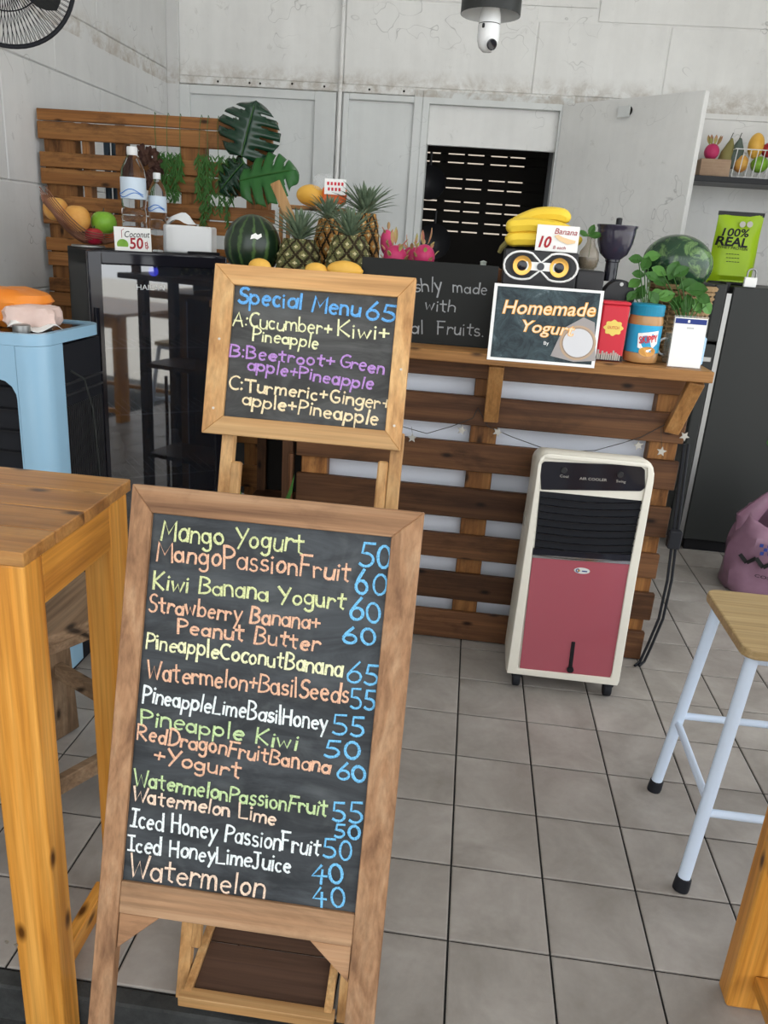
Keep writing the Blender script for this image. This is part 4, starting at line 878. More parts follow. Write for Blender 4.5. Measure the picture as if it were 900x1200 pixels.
# hanging plants
def leaf(mb, c, d, n, L, w_, bend=.15):
    d = V(d).normalized(); s_ = d.cross(V(n)).normalized(); nn_ = s_.cross(d).normalized(); c = V(c)
    pr = [0,.55,.95,1,.7,0]; vs = []
    for i, g in enumerate(pr):
        f = i/5; p = c+d*L*f-nn_*bend*L*f*f
        if g == 0: vs.append(p)
        else: vs += [p-s_*w_*g/2, p+nn_*w_*.12*-1, p+s_*w_*g/2]
    fs = [(0,2,1),(0,3,2)]
    for i in range(3): a = 1+3*i; fs += [(a,a+1,a+4,a+3),(a+1,a+2,a+5,a+4)]
    fs += [(10,11,13),(11,12,13)]
    mb.add(vs, fs)
def hanging(px0, px1, y1, lb, seed, n=7):
    rnd = random.Random(seed); Y = YP-.035; c0_ = at(px0,165,Y); c1_ = at(px1,165,Y)
    t = thing('hanging_plant', lb, 'plant', ((c0_.x+c1_.x)/2,Y,1.69), 'artificial trailing plants on the pallet screen')
    stm = MB(); lf = MB(); zb_ = at((px0+px1)/2,y1,Y).z
    for k in range(n):
        x = c0_.x+(c1_.x-c0_.x)*(k+.5)/n; x0 = x+rnd.uniform(-.01,.01); ze = zb_+rnd.uniform(0,.12); yy = Y+rnd.uniform(-.012,.008)
        top = 1.70 if k % 3 == 0 else 1.58
        if k % 3 == 0: stm.tube([(x0,YP-.012,1.692),(x0,YP-.026,1.70),(x0,yy,1.66),(x,yy,1.5)], .0013, 4)
        pts = [V((x+.006*math.sin(z_*9+k), yy, 1.56+(ze-1.56)*z_/10)) for z_ in range(11)]; stm.tube(pts, .0014, 4)
        for q in range(46):
            f = q/46; z = 1.56+(ze-1.56)*f; a = rnd.uniform(0,2*PI)
            leaf(lf, (x,yy,z), (math.cos(a)*.8, -abs(math.sin(a))*.5, -.9), (0,-1,.3), rnd.uniform(.022,.036), .006)
    stm.build('stems', MT['leaf'], t); stuff(lf.build('leaves', MT['leaf'], t, raw=True))
hanging(181,213,243,'left of the three green trailing plants on the pallet screen, above the tissue box',1)
hanging(231,249,268,'middle of the three green trailing plants on the pallet screen, the narrowest and longest',2,5)
hanging(254,276,272,'right of the three green trailing plants on the pallet screen, under the split leaves',3,4)
t = thing('dried_wreath', 'dark brown dried foliage cluster hanging on the pallet screen between the two bottles', 'plant', tuple(at(172,190,YP-.05)))
rnd = random.Random(5); m = MB(); c = at(172,193,YP-.05)
for i in range(160):
    a = rnd.uniform(0,2*PI); r = rnd.uniform(0,1)**.5; p = c+V((math.cos(a)*r*.050, rnd.uniform(-.02,.02), math.sin(a)*r*.065-.01))
    leaf(m, p, (math.cos(a)+rnd.uniform(-.5,.5), -.4, math.sin(a)+rnd.uniform(-.5,.5)), (0,-1,0), .026, .018)
stuff(m.build('dry_leaves', MT['tree'], t, raw=True))
# split leaves
def monstera(name, lb, C_, d, n, L, w_, mt_, par=None, cuts=5):
    d = V(d).normalized(); n = V(n).normalized(); s_ = d.cross(n).normalized(); n = s_.cross(d).normalized(); C_ = V(C_)
    mb = MB(); N1, N2 = 60, 10
    def width(u): return w_*(math.sin(PI*min(1,u*.93+.07))**.62)*(1-.25*u)
    idx = {}
    for side in (-1,1):
        for i in range(N1+1):
            for j in range(N2+1):
                u = i/N1; v = j/N2; uu = u+.16*v*(1-u)-.10*v*(1-u)**3*2
                p = C_+d*(L*uu)+s_*(side*width(u)*v*.5)-n*(.10*L*u*u+.12*w_*v*v)+n*.010*math.sin(u*cuts*2*PI)*v
                idx[side,i,j] = len(mb.v); mb.v.append(p)
        for i in range(N1):
            u = (i+.5)/N1; fr = (u*cuts)%1
            for j in range(N2):
                v = (j+.5)/N2
                if v > .42 and fr > .76+.08*(v < .6) and .1 < u < .93: continue
                mb.f.append([idx[side,i,j], idx[side,i+1,j], idx[side,i+1,j+1], idx[side,i,j+1]])
    o = mb.build(name, mt_, par, smooth=True, raw=True); o.modifiers.new('thick','SOLIDIFY').thickness = .0012
    vb = MB(); vb.tube([C_+d*(L*u)-n*(.10*L*u*u)+n*.002 for u in [k/10 for k in range(10)]], .0016, 5)
    vb.build('midrib', MT['leaf'], o)
    return o
YL = YP-.085
t = thing('split_leaf_plant', 'artificial plant with three large split leaves at the top right of the pallet screen', 'plant', tuple(at(292,185,YL)))
a = at(283,183,YL-.01); b = at(298,118,YL-.01); monstera('leaf', '', a, (b-a), (.1,-1,.15), (b-a).length*1.02, .275, MT['darkleaf'], t)
a = at(281,212,YL-.05); b = at(345,196,YL-.05); monstera('leaf', '', a, (b-a)+V((0,-.03,.0)), (.1,-.8,.5), (b-a).length*1.02, .25, MT['midleaf'], t)
a = at(286,190,YL); b = at(256,222,YL); monstera('leaf', '', a, (b-a), (-.1,-.9,.4), (b-a).length*1.05, .17, MT['darkleaf'], t)
MB().tube([at(300,240,YL), at(293,205,YL), at(283,185,YL)], .003, 6).build('stem', MT['leaf'], t, smooth=True)
MB().tube([at(293,215,YL), at(281,212,YL-.05)], .002, 6).build('stem', MT['leaf'], t, smooth=True)
MB().tube([at(290,200,YL), at(286,190,YL)], .002, 6).build('stem', MT['leaf'], t, smooth=True)

# ================================================================== FRUIT STAND behind the small easel
ZF = 1.085; YFs = .35
t = thing('fruit_stand', 'dark wooden stand carrying the pineapples and watermelon behind the menu boards', 'stand', (-.40,.5,0))
MB().box((-.665,YFs-.175,ZF-.022), (-.195,YFs+.42,ZF)).build('top', W('slat',0), t, bevel=.002)
for x in (-.655,-.45): 
    for y in (YFs-.08, YFs+.37): MB().box((x,y,0), (x+.035,y+.035,ZF-.0225)).build('leg', W('slat',2), t)
for z in (.30,.70): MB().box((-.655,YFs-.06,z), (-.42,YFs+.39,z+.018)).build('shelf', W('slat',0), t)
MB().box((-.655,YFs+.40,.02), (-.42,YFs+.41,ZF-.023)).build('back_sheet', MT['dark'], t)
o = tag(MB().tube([(-.41,.22,.0),(-.41,.22,.62)], .008, 8).build('chair_post', W('slat',2), None, smooth=True), 'thin dark post standing left of the pallet counter', 'post')
# leaves sticking out low behind the big board
t = thing('long_leaf_plant', 'two long thin green leaves rising behind the top rail of the large menu board', 'plant', (-.42,-.35,0))
m = MB(); g = at(282,590,-.35)
for (x0, y0, x1, y1, w_) in ((279,580,262,545,.02),(330,600,345,556,.012)):
    a, b = at(x0,y0,-.35), at(x1,y1,-.35); mid = (a+b)/2+V((.006,0,.004)); base_ = V((g.x+.02,-.35,.16))
    m.add([base_-V((.004,0,0)), base_+V((.004,0,0)), a-V((w_/2,0,0)), a+V((w_/2,0,0)), mid-V((w_*.4,0,0)), mid+V((w_*.4,0,0)), b], [(0,1,3,2),(2,3,5,4),(4,5,6)])
o = m.build('leaf', MT['leaf'], t, raw=True); o.modifiers.new('t','SOLIDIFY').thickness = .001
MB().lathe([(.05,0),(.07,.14),(.075,.16),(.06,.16),(.055,.14)], (g.x+.02,-.35,0), (0,0,1), 20).build('pot', MT['grey'], t, smooth=True)

def melon(name, lb, C_, r, sc, R, mt_):
    o = MB().ball((0,0,0), r, sc, 32, 20, R); o.v = [v+V(C_) for v in o.v]
    ob = o.build(name, mt_, None, smooth=True, origin=C_); tag(ob, lb, 'watermelon'); return ob
c = at(296,288,YFs+.02); r = sz(33, c)
wm = MB().ball(c, r, (1,1,1.05), 36, 22).build('watermelon', MT['melon'], None, smooth=True, origin=c); tag(wm, 'striped dark green watermelon on the fruit stand left of the pineapples', 'watermelon')
wc, wr = V(c), r
ck = V(CAM-c).normalized(); m = MB()
pl = c+ck*r*1.0+V((.0,-.0,.03)); 
dx_ = V((1,.1,.1)).normalized(); m.prism([(0,0),(.012,.006),(.02,.0),(.03,.004),(.033,-.006),(.02,-.014),(.01,-.010),(-.002,-.012)], c+(ck+V((-.05,0,.36))).normalized()*r*1.005, dx_, V((0,.3,1)).normalized(), ck*.001)
m.build('sticker_scrap', MT['paper'], wm)
def pineapple(lb, C_, r, h, mt_, crown_h, seed, lean=0):
    rnd = random.Random(seed); C_ = V(C_); ax = V((lean,0,1)).normalized()
    t = thing('pineapple', lb, 'pineapple', C_, 'pineapples on the fruit stand')
    nu, nv, cu_, cv = 96, 64, 8, 8
    vs = []; kk = []; a_ = V((1,0,0)); b_ = V((0,1,0))
    for i in range(nv+1):
        v = i/nv; rr = r*(math.sin(PI*(.13+.74*v))**.42)*(1.0-.06*v)
        for j in range(nu):
            u = j/nu; p1 = (u*cu_+v*cv*.5)%1; p2 = (u*cu_-v*cv*.5)%1
            k = min(min(p1,1-p1),min(p2,1-p2))*2; k2 = min(1,k*2.6); cen = max(0,1-math.hypot(p1-.5,p2-.5)*5)
            R_ = rr*(1-.13*(1-k2)+.07*cen); kk.append((k2, cen)); a = 2*PI*u
            vs.append(C_+ax*(h*v)+a_*R_*math.cos(a)+b_*R_*math.sin(a))
    fs = [(i*nu+j,i*nu+(j+1)%nu,(i+1)*nu+(j+1)%nu,(i+1)*nu+j) for i in range(nv) for j in range(nu)]+[tuple(range(nu))[::-1], tuple(nv*nu+j for j in range(nu))]
    ob = MB().add(vs, fs).build('fruit_body', mt_, t, smooth=True, raw=True); ob.data.materials.append(MT['crease']); ob.data.materials.append(MT['eye'])
    for pi, f_ in enumerate(fs[:-2]):
        a2, c2 = kk[f_[0]]; ob.data.polygons[pi].material_index = 1 if a2 < .55 else (2 if c2 > .30 else 0)
    cr = MB(); top = C_+ax*h*.97
    for k in range(64):
        f = k/64; a = k*2.39996; el = math.radians(8+74*f); L = crown_h*1.35*(.62+.38*math.sin(PI*min(1,f*1.1+.12)))*rnd.uniform(.85,1.1); w_ = L*.155
        d0 = V((math.cos(a)*math.cos(el), math.sin(a)*math.cos(el), math.sin(el))); base_ = top+ax*crown_h*.22*f+d0*r*.15; side = d0.cross(ax).normalized(); pts = []
        for s in range(6):
            g = s/5; curl = -.40*L*g*g*(1-f*.8); p = base_+d0*L*g+V((0,0,1))*(.42*L*g*(1-f)*.9+curl*.9); pts.append((p, w_*(1-g)**.7*(.75+.5*g)))
        vs = []
        for p, ww in pts: vs += [p-side*ww/2+V((0,0,ww*.25)), p, p+side*ww/2+V((0,0,ww*.25))]
        cr.add(vs, [f_ for s in range(5) for f_ in ((3*s,3*s+3,3*s+4,3*s+1),(3*s+1,3*s+4,3*s+5,3*s+2))])
    stuff(cr.build('crown', MT['crown'], t, raw=True)); return t
def pine(px, pytop, pybase_visible, wpx, Y, ctop, lb, mt_, seed, lean=0):
    c = at(px, pytop, Y); r = sz(wpx/2, c); h = c.z-(ZF+.001)
    hc = (at(px,ctop,Y).z-c.z); return pineapple(lb, V((c.x,Y,ZF+.001)), r, h, mt_, hc*.80, seed, lean)
pine(351,280,0,56,YFs+.0,237,'green pineapple with a wide spiky crown, right beside the striped watermelon','' or MT['pineg'],1,0)
pine(410,276,0,56,YFs-.02,236,'green pineapple with a tall crown, in front of the other pineapples',MT['pineg'],2,0)
pine(386,256,0,38,YFs+.16,222,'ripe orange pineapple standing between and behind the two green pineapples',MT['pineo'],3)
pine(428,250,0,40,YFs+.26,206,'rearmost tall pineapple with its crown above the front right pineapple',MT['pineo'],4)
def mango(px, py, Y, wpx, hpx, lb, seed, z=None, rot=0, mt_=None):
    c = at(px,py,Y); a, b = sz(wpx/2,c), sz(hpx/2,c)
    R = M.Rotation(rot, 3, 'Y')
    o = MB().ball(c, 1, (a,b*.95,b), 24, 16, R, lambda p: 1-.10*max(0,p.x)*(1 if p.z > 0 else .4)).build('mango', mt_ or MT['mango'], None, smooth=True, origin=c)
    return tag(o, lb, 'mango', 'mangoes on the fruit stand')
mango(371,316,YFs-.135,28,16,'small yellow mango in the middle, just showing over the small board frame',1)
mango(305,312,YFs-.135,28,18,'yellow-green mango in front of the striped watermelon, just over the small board frame',2)
mango(405,316,YFs-.135,44,20,'long yellow mango in front of the pineapples, over the small board frame',3)
zl = min(at(px,py,YFs-.135).z-sz(h/2,at(px,py,YFs-.135)) for px,py,h in ((371,316,16),(305,312,18),(405,316,20)))
lg_ = thing('fruit_ledge', 'low dark wooden ledge under the front mangoes and striped watermelon, hidden behind the small board', 'ledge', (-.40,YFs-.15,ZF))
MB().box((-.60,YFs-.165,zl-.014), (-.20,YFs-.117,zl)).build('ledge_board', W('slat',0), lg_, bevel=.001)
for x in (-.59,-.22): MB().box((x,YFs-.16,ZF+.0005), (x+.015,YFs-.12,zl-.0145)).build('ledge_foot', W('slat',2), lg_)
MB().lathe([(.05,ZF+.0005),(.055,ZF+.03),(.062,wc.z-wr*1.05+.012),(.052,wc.z-wr*1.05+.012),(.04,ZF+.02)], (wc.x,wc.y,0), (0,0,1), 24).build('ring_stand', W('slat',2), lg_, smooth=True)
mango(365,229,YFs+.34,36,24,'plump orange mango high up, leaning behind the pineapple crowns',4)
# post and crate behind carrying the high mango and snack bag
t = thing('wooden_crate', 'wooden crate behind the pineapples, under the high mango', 'crate', (-.36,YFs+.34,ZF))
cz = at(365,229,YFs+.34).z-sz(12,at(365,229,YFs+.34))-.001
cxm = at(375,229,YFs+.34).x
for i in range(2): MB().box((cxm-.13,YFs+.27,ZF+.012+i*.08), (cxm+.10,YFs+.285,ZF+.07+i*.08)).build('slat', W('shelf',0), t, bevel=.002)
MB().box((cxm-.13,YFs+.27,cz-.012), (cxm+.10,YFs+.41,cz)).build('top', W('shelf',0), t, bevel=.002)
for x in (cxm-.13,cxm+.09):
    MB().box((x,YFs+.395,ZF+.001), (x+.012,YFs+.41,cz-.013)).build('post', W('shelf',2), t)
    MB().box((x,YFs+.286,ZF+.001), (x+.012,YFs+.30,cz-.013)).build('post', W('shelf',2), t)
a, b = at(322,213,YFs+.12), at(336,246,YFs+.12)
lowp = a+(b-a)*((ZF+.002-a.z)/(b.z-a.z))
o = tag(MB().bar(lowp, a, .034, .006, (0,-1,0)).build('wooden_paddle', W('pine',2), None, bevel=.0028, seg=2), 'flat pale wooden stick with a rounded end leaning behind the left pineapple', 'stick')
t = thing('snack_bag', 'clear plastic bag with red and white header holding orange snacks, behind the pineapples', 'bag', tuple(V((at(392,230,YFs+.30).x,YFs+.30,cz))))
c = at(394,222,YFs+.31); s = sz(1,c)
MB().box((c.x-16*s,YFs+.30,c.z-16*s), (c.x+12*s,YFs+.33,c.z+2*s)).build('snacks', MT['sugar'], t, bevel=.006)
MB().box((c.x-13*s,YFs+.294,c.z-6*s), (c.x+12*s,YFs+.2995,c.z+11*s)).build('header_label', MT['whiteprint'], t)
rl = MB()
for i, (dz, n_) in enumerate(((6,5),(0,4))):
    for j in range(n_): rl.box((c.x+(-10+j*4.2+i)*s,YFs+.2930,c.z+(dz-2)*s), (c.x+(-7.5+j*4.2+i)*s,YFs+.2938,c.z+(dz+1.5)*s))
rl.build('label_print', MT['tin'], t)
crumple((c.x-16*s,YFs+.32,c.z-2*s), (12*s,.012,9*s), 'plastic_top', MT['clear'], t, 9)
# dragon fruits
def dragon(px, py, wpx, hpx, Y, lb, seed):
    rnd = random.Random(seed); c = at(px,py,Y); r = sz(wpx/2,c); h = sz(hpx/2,c)
    t = thing('dragon_fruit', lb, 'dragon fruit', c-V((0,0,h)), 'dragon fruits on the raised shelf')
    MB().ball(c, 1, (r,r*.95,h), 24, 16, None, lambda p: 1-.12*max(0,p.z)**2).build('fruit_body', MT['dragon'], t, smooth=True)
    m = MB()
    for k in range(13):
        f = k/13; a = k*2.4+seed; el = -.6+f*2.0; p = c+V((r*.93*math.cos(a)*math.cos(el), r*.9*math.sin(a)*math.cos(el), h*.95*math.sin(el)))
        d = V((math.cos(a)*.45, math.sin(a)*.45, 1)); leaf(m, p, d, V((math.cos(a),math.sin(a),-.2)), r*rnd.uniform(.55,.8)*(1.9 if f > .78 else 1), r*.36, bend=.25 if f > .78 else -.2)
    o = m.build('scales', MT['dscale'], t, raw=True); o.modifiers.new('t','SOLIDIFY').thickness = .0015
    return t
ZD = 1.186
dragon(463,302,28,32,YFs+.03,'pink dragon fruit nearest the pineapples, with green-tipped scales',1)
dragon(482,303,24,30,YFs+.10,'pink dragon fruit in the middle of the group of dragon fruits, partly hidden',2)
dragon(497,301,25,32,YFs+.02,'pink dragon fruit with long curling tips at the right, above the blackboard sign',3)
dragon(453,283,15,30,YFs+.16,'olive-green topped dragon fruit standing tallest behind the others',4)

# ================================================================== THINGS ON THE COUNTER
ex, up, fr = V((1,0,0)), V((0,0,1)), V((0,-1,0))
ZW = zS+.001; ZR = 1.186
# black sign 'Freshly made with Real Fruits.'
t = thing('slate_sign', 'black sign handwritten freshly made with real fruits, standing on the counter behind the small easel', 'sign', (.03,.24,ZW))
MB().box((-.215,.236,ZW), (.190,.243,1.240)).build('panel', MT['slate'], t, bevel=.001)
OSg = V((0,.2358,0))
for tx, a, b, h in (('Freshly',(455,343),(518,341),15),('made',(531,343),(571,345),13),('with',(498,363),(533,366),13),('Real',(457,388),(496,391),15),('Fruits.',(513,391),(567,394),15)):
    mline(t, tx, 'k', a, b, h, .004, O=OSg, n=fr)
# framed poster
TLp, TRp, BLp = (577,334), (708,338), (573,424)
pt = thing('yogurt_poster', 'laminated poster reading homemade yogurt with a bowl of yogurt, hung on the counter edge', 'poster', (.34,.11,.95))
YPo = .113
A_, B_ = at(573,424,YPo), at(699,429,YPo); C_ = at(577,334,YPo); D_ = at(708,338,YPo)
x0, x1 = (A_.x+C_.x)/2, (B_.x+D_.x)/2; z0, z1 = (A_.z+B_.z)/2, (C_.z+D_.z)/2
# the poster leans slightly back from the shelf edge
pn = V((0,-1,.12)).normalized(); pu = V((0,.12,1)).normalized(); hp = z1-z0
PO = V((x0,YPo,z0)); wpz = x1-x0
PF = lambda u, v, d=0: PO+ex*(u*wpz)+pu*(v*hp)+pn*d
MB().obox(PF(0,0,-.003), ex*wpz, pu*hp, pn*.003).build('white_border', MT['whiteprint'], pt)
pm = mat('poster_slate_print', (.03,.05,.06), .3); _n = noise(pm, coords(pm, (1,1,1)), 16, 7, .75, 1.0); base(pm, ramp(pm, _n, [(.40,(.010,.020,.026)),(.6,(.045,.075,.085)),(.72,(.22,.27,.29))]))
MB().obox(PF(.03,.04,.0001), ex*wpz*.94, pu*hp*.925, pn*.0004).build('print', pm, pt)
q = lambda x, y: (lambda P: ((P-PO).dot(ex)/wpz, (P-PO).dot(pu)/hp))(onpl(x,y,PO,pn))
MB().prism([(a*wpz,b*hp) for a, b in (q(645,417),(668,404) and q(660,385),q(684,372),q(697,378),q(698,423),q(672,424))], PF(0,0,.0006), ex, pu, pn*.0003).build('napkin_picture', mat('grey_napkin_print', (.36,.33,.32), .5), pt)
a = q(677,402); cc = PF(*a)
for r_, mt_, d in ((.050,mat('bowl_rim_print',(.50,.36,.25),.5),.0010),(.044,mat('bowl_inner_print',(.33,.25,.19),.5),.0014),(.041,mat('yogurt_print',(.66,.66,.68),.5),.0018)):
    rx = sz(r_*420,cc); MB().prism([(rx*math.cos(i*PI/16), rx*.95*math.sin(i*PI/16)) for i in range(32)], cc+pn*d, ex, pu, pn*.0003).build('bowl_picture', mt_, pt)
def outlined(txt, a, b, h, sh):
    P, Q = PF(*q(*a),.0024), PF(*q(*b),.0024); H = sz(h,P)
    typeset(txt, P-ex*.002, Q+ex*.002, H, pn, .0004, sh, .030).build('lettering', MT['orange'], pt)
    typeset(txt, P, Q, H, pn, .0004, sh, -.004, lift=.0006).build('lettering', mat('pale_fill', (.90,.76,.55), .5), pt)
outlined('Homemade', (589,367), (697,371), 15, .2); outlined('Yogurt', (611,388), (672,394), 13, .2)
typeset('By', PF(*q(637,404),.0024), PF(*q(643,404),.0024), sz(4,cc), pn, .0003).build('small_lettering', MT['whiteprint'], pt)

# speaker with figure-eight white trim
YSp = .262; a, b = at(588,330,YSp), at(672,335,YSp); zt_ = (at(590,291,YSp).z+at(676,297,YSp).z)/2
xs0, xs1 = a.x, b.x+.004
t = thing('bluetooth_speaker', 'black box speaker with two gold cones and white figure-eight trim under the bananas', 'speaker', ((xs0+xs1)/2,YSp+.05,ZR))
HS = zt_-ZR; WS = xs1-xs0
MB().box((xs0,YSp,ZR), (xs1,YSp+.10,zt_)).build('cabinet', MT['charcoal'], t, bevel=.003)
ca = at(612,310,YSp-.001); cb_ = at(655,315,YSp-.001); cz_ = (ca.z+cb_.z)/2; mx = (ca.x+cb_.x)/2
tr = MB(); pts = []
for side, cxx in ((-1,ca.x),(1,cb_.x)):
    rr_ = HS*.44
    pts += []
def lob(cxx, s):
    R1 = HS*.43; out = []
    for k in range(17):
        a = math.radians(-125+250*k/16); rr_ = R1*(1+.13*math.cos(2*a))
        out.append((cxx+s*rr_*math.cos(a)*1.05, cz_+(rr_*math.sin(a))*s*(1 if s > 0 else 1)))
    return out
r1 = lob(cb_.x, 1); r2 = lob(ca.x, -1)
loop = r1+[(mx,cz_+.011)]+r2+[(mx,cz_-.011)]
P3 = [V((x,YSp-.003,z)) for x, z in loop]; P3 = P3+[P3[0]]
sm2 = []
for i in range(len(P3)-1): sm2 += [P3[i], (P3[i]+P3[i+1])/2]
sm2.append(P3[-1]); tr.tube(sm2, .0032, 8); tr.build('white_trim', MT['whiteprint'], t, smooth=True)
MB().prism([(ca.x+.01,cz_-.012),(cb_.x-.01,cz_-.012),(cb_.x-.01,cz_+.012),(ca.x+.01,cz_+.012)], (0,YSp-.001,0), ex, up, fr*.003).build('bridge', MT['whiteprint'], t)
for c_ in (ca, cb_):
    c0_ = V((c_.x,YSp-.002,cz_))
    MB().lathe([(.036,0),(.036,.001)], c0_, fr, 28).build('surround', MT['black'], t)
    cn = MB().lathe([(.028,.0015),(.027,.004),(.024,.0035),(.015,.001)], c0_, fr, 28).build('cone', MT['gold'], t, smooth=True)
    MB().lathe([(.015,.0015),(.014,.005),(.007,.0075),(.0,.008)], c0_, fr, 24).build('dust_cap', MT['gloss'], cn, smooth=True)
MB().lathe([(.011,0),(.010,.004),(.0,.004)], V((mx,YSp-.004,cz_)), fr, 20).build('tweeter', MT['gloss'], t, smooth=True)
# bananas
YB_ = YSp+.055
t = thing('banana_bunch', 'bunch of ripe yellow bananas lying on the speaker behind the price card', 'bananas', ((xs0+xs1)/2,YB_,zt_))
def banana(pts, r, dy):
    P = [at(x,y,YB_+dy) for x, y in pts]; out = []
    n = len(P)
    for i in range(n-1):
        for s in range(5):
            g = s/5; p0, p1, p2, p3 = P[max(i-1,0)], P[i], P[i+1], P[min(i+2,n-1)]
            out.append(.5*((2*p1)+(p2-p0)*g+(2*p0-5*p1+4*p2-p3)*g*g+(3*p1-p0-3*p2+p3)*g**3))
    out.append(P[-1]); k = len(out); rr_ = [r*(.30+.70*min(1, min(i/k*5, (k-1-i)/k*6))**.6) for i in range(k)]
    MB().tube(out, rr_, 8).build('banana', MT['banana'], t, smooth=True)
banana([(598,273),(606,262),(630,252),(655,252),(668,258)], .021, .03)
banana([(593,265),(602,265),(622,264),(645,267),(672,272)], .022, .0)
banana([(593,284),(602,280),(622,280),(645,281),(670,283)], .022, .0)
banana([(604,273),(615,271),(635,273),(660,277),(680,283)], .020, .045)
banana([(600,282),(612,278),(640,282),(665,285),(682,280)], .018, .06)
MB().tube([at(585,296,YSp+.09), at(588,290,YSp+.085), at(596,282,YSp+.06)], [.006,.008,.009], 8).build('stalk', MT['stem'], t, smooth=True)
pa_ = at(652,290,YSp+.012); pa_.z = zt_+.001; wc_ = sz(49,pa_); hc_ = at(628,257,YSp).z-at(626,288,YSp).z
t, F, n_c = card('banana_price_card', 'cream card reading banana 10 baht each, standing on the speaker', 0, 0, fr, pa_, wc_, hc_, ex, .10)
typeset('Banana', F(.42,.68), F(.95,.66), .016, n_c, shear=.2).build('lettering', MT['red'], t)
typeset('10', F(.07,.14), F(.37,.14), .030, n_c, shear=.25, bold=.03).build('price', MT['red'], t)
typeset('B each', F(.42,.10), F(.72,.10), .009, n_c, shear=.2).build('lettering', MT['red'], t)
MB().prism([(x*wc_,y*hc_) for x, y in [(.42,.58),(.55,.42),(.75,.30),(.92,.36),(.93,.46),(.78,.50),(.62,.56),(.5,.66)]], F(0,0,.0004), ex, up, n_c*.0004).build('banana_picture', mat('banana_print', (.86,.62,.36), .6), t)
# white bowl lid, brown lump
c = at(565,322,.44)
tag(MB().lathe([(.030,0),(.030,.018),(.024,.026),(.010,.034),(.0095,.040),(.011,.046),(.0,.050)], V((c.x,.44,1.2)), (0,0,1), 24).build('lidded_jar', mat('pale_green_ceramic', (.45,.50,.45), .4), None, smooth=True), 'pale ceramic domed lid showing behind the black sign, left of the speaker', 'jar')
MB().lathe([(.032,0),(.034,.003),(.034,.013),(.032,.0135)], V((c.x,.44,1.1862)), (0,0,1), 24).build('jar_body', mat('pale_green_body', (.45,.50,.45), .4), bpy.data.objects['lidded_jar'], smooth=True)
c = at(582,318,.40); tag(crumple((c.x,.40,ZR), (.022,.02,.022), 'ginger_root', mat('ginger_brown', (.22,.10,.05), .7), None, 21, amp=.15), 'small brown knobbly root beside the left side of the speaker', 'root')

# small black box with the vase
YV = .30; a, b = at(677,331,YV), at(706,333,YV); zb = at(690,317,YV).z
o = tag(MB().box((xs1+.004,YV-.01,ZR), (at(707,330,YV).x,YV+.09,zb)).build('black_box', MT['charcoal'], None, bevel=.005, seg=2), 'small flat black box between the speaker and the coffee grinder', 'box')
c = at(690,300,YV+.035); s = sz(1,c)
t = thing('glass_vase', 'round smoky glass vase with dark water and small green leaves, on the flat black box', 'vase', V((c.x,YV+.035,zb)))
vz = V((c.x,YV+.035,zb+.001))
MB().lathe([(8*s,0),(11*s,4*s),(12.3*s,12*s),(11*s,20*s),(6*s,27*s),(4.5*s,31*s),(5.2*s,41*s)], vz, (0,0,1), 28).build('glass', MT['vase'], t, smooth=True)
MB().lathe([(7.4*s,1*s),(10.4*s,4.5*s),(11.7*s,12*s),(11.4*s,14*s)], vz, (0,0,1), 28).build('dark_water', mat('dark_water', (.02,.015,.005), .1), t, smooth=True)
m = MB()
for (x, y, dx, dz) in ((684,272,-1,.2),(690,270,.3,.8),(697,270,1,.1),(700,273,1,-.1)): leaf(m, at(690,277,YV+.02), (dx,-.3,dz+.3), (0,-1,.8), 14*s, 8*s)
m.tube([vz+V((0,0,10*s)), vz+V((0,0,44*s))], .0015, 5)
m.build('leaves', MT['leaf'], t, raw=True)

# coffee grinder
YG = .36; c = at(726,262,YG); s = sz(1,c); gx = c.x-.004
t = thing('coffee_grinder', 'black coffee grinder with a smoky transparent bean hopper, behind the red tin', 'grinder', (gx,YG,ZW))
zz_ = lambda y: at(724,y,YG).z
MB().lathe([(6*s,zz_(312)),(8*s,zz_(305)),(16*s,zz_(298)),(20.5*s,zz_(285)),(22*s,zz_(272)),(22*s,zz_(268)),(23.5*s,zz_(266)),(23.5*s,zz_(264))], (gx,YG,0), (0,0,1), 32).build('hopper', MT['glasslike'], t, smooth=True)
MB().lathe([(3.5*s,zz_(265)),(3.5*s,zz_(256)),(2*s,zz_(255))], (gx+.002,YG,0), (0,0,1), 16).build('lid_knob', MT['black'], t, smooth=True)
MB().lathe([(7.5*s,zz_(330)),(7.5*s,zz_(308)),(8.5*s,zz_(307)),(8.5*s,zz_(303))], (gx,YG,0), (0,0,1), 24).build('neck', MT['gloss'], t, smooth=True)
hz = at(724,347,YG-.03)
hb = MB().lathe([(19*s,-.03),(19*s,.015),(17.5*s,.020)], V((hz.x,YG-.03,hz.z)), fr, 32).build('motor_drum', MT['charcoal'], t, smooth=True)
MB().lathe([(2.2*s,0),(2.2*s,.003)], V((hz.x+.002,YG-.05,hz.z+14*s)), fr, 12).build('bolt', MT['steel'], hb)
MB().box((gx-.045,YG-.04,ZW), (gx+.045,YG+.06,hz.z-.004)).build('base', MT['black'], t, bevel=.004)
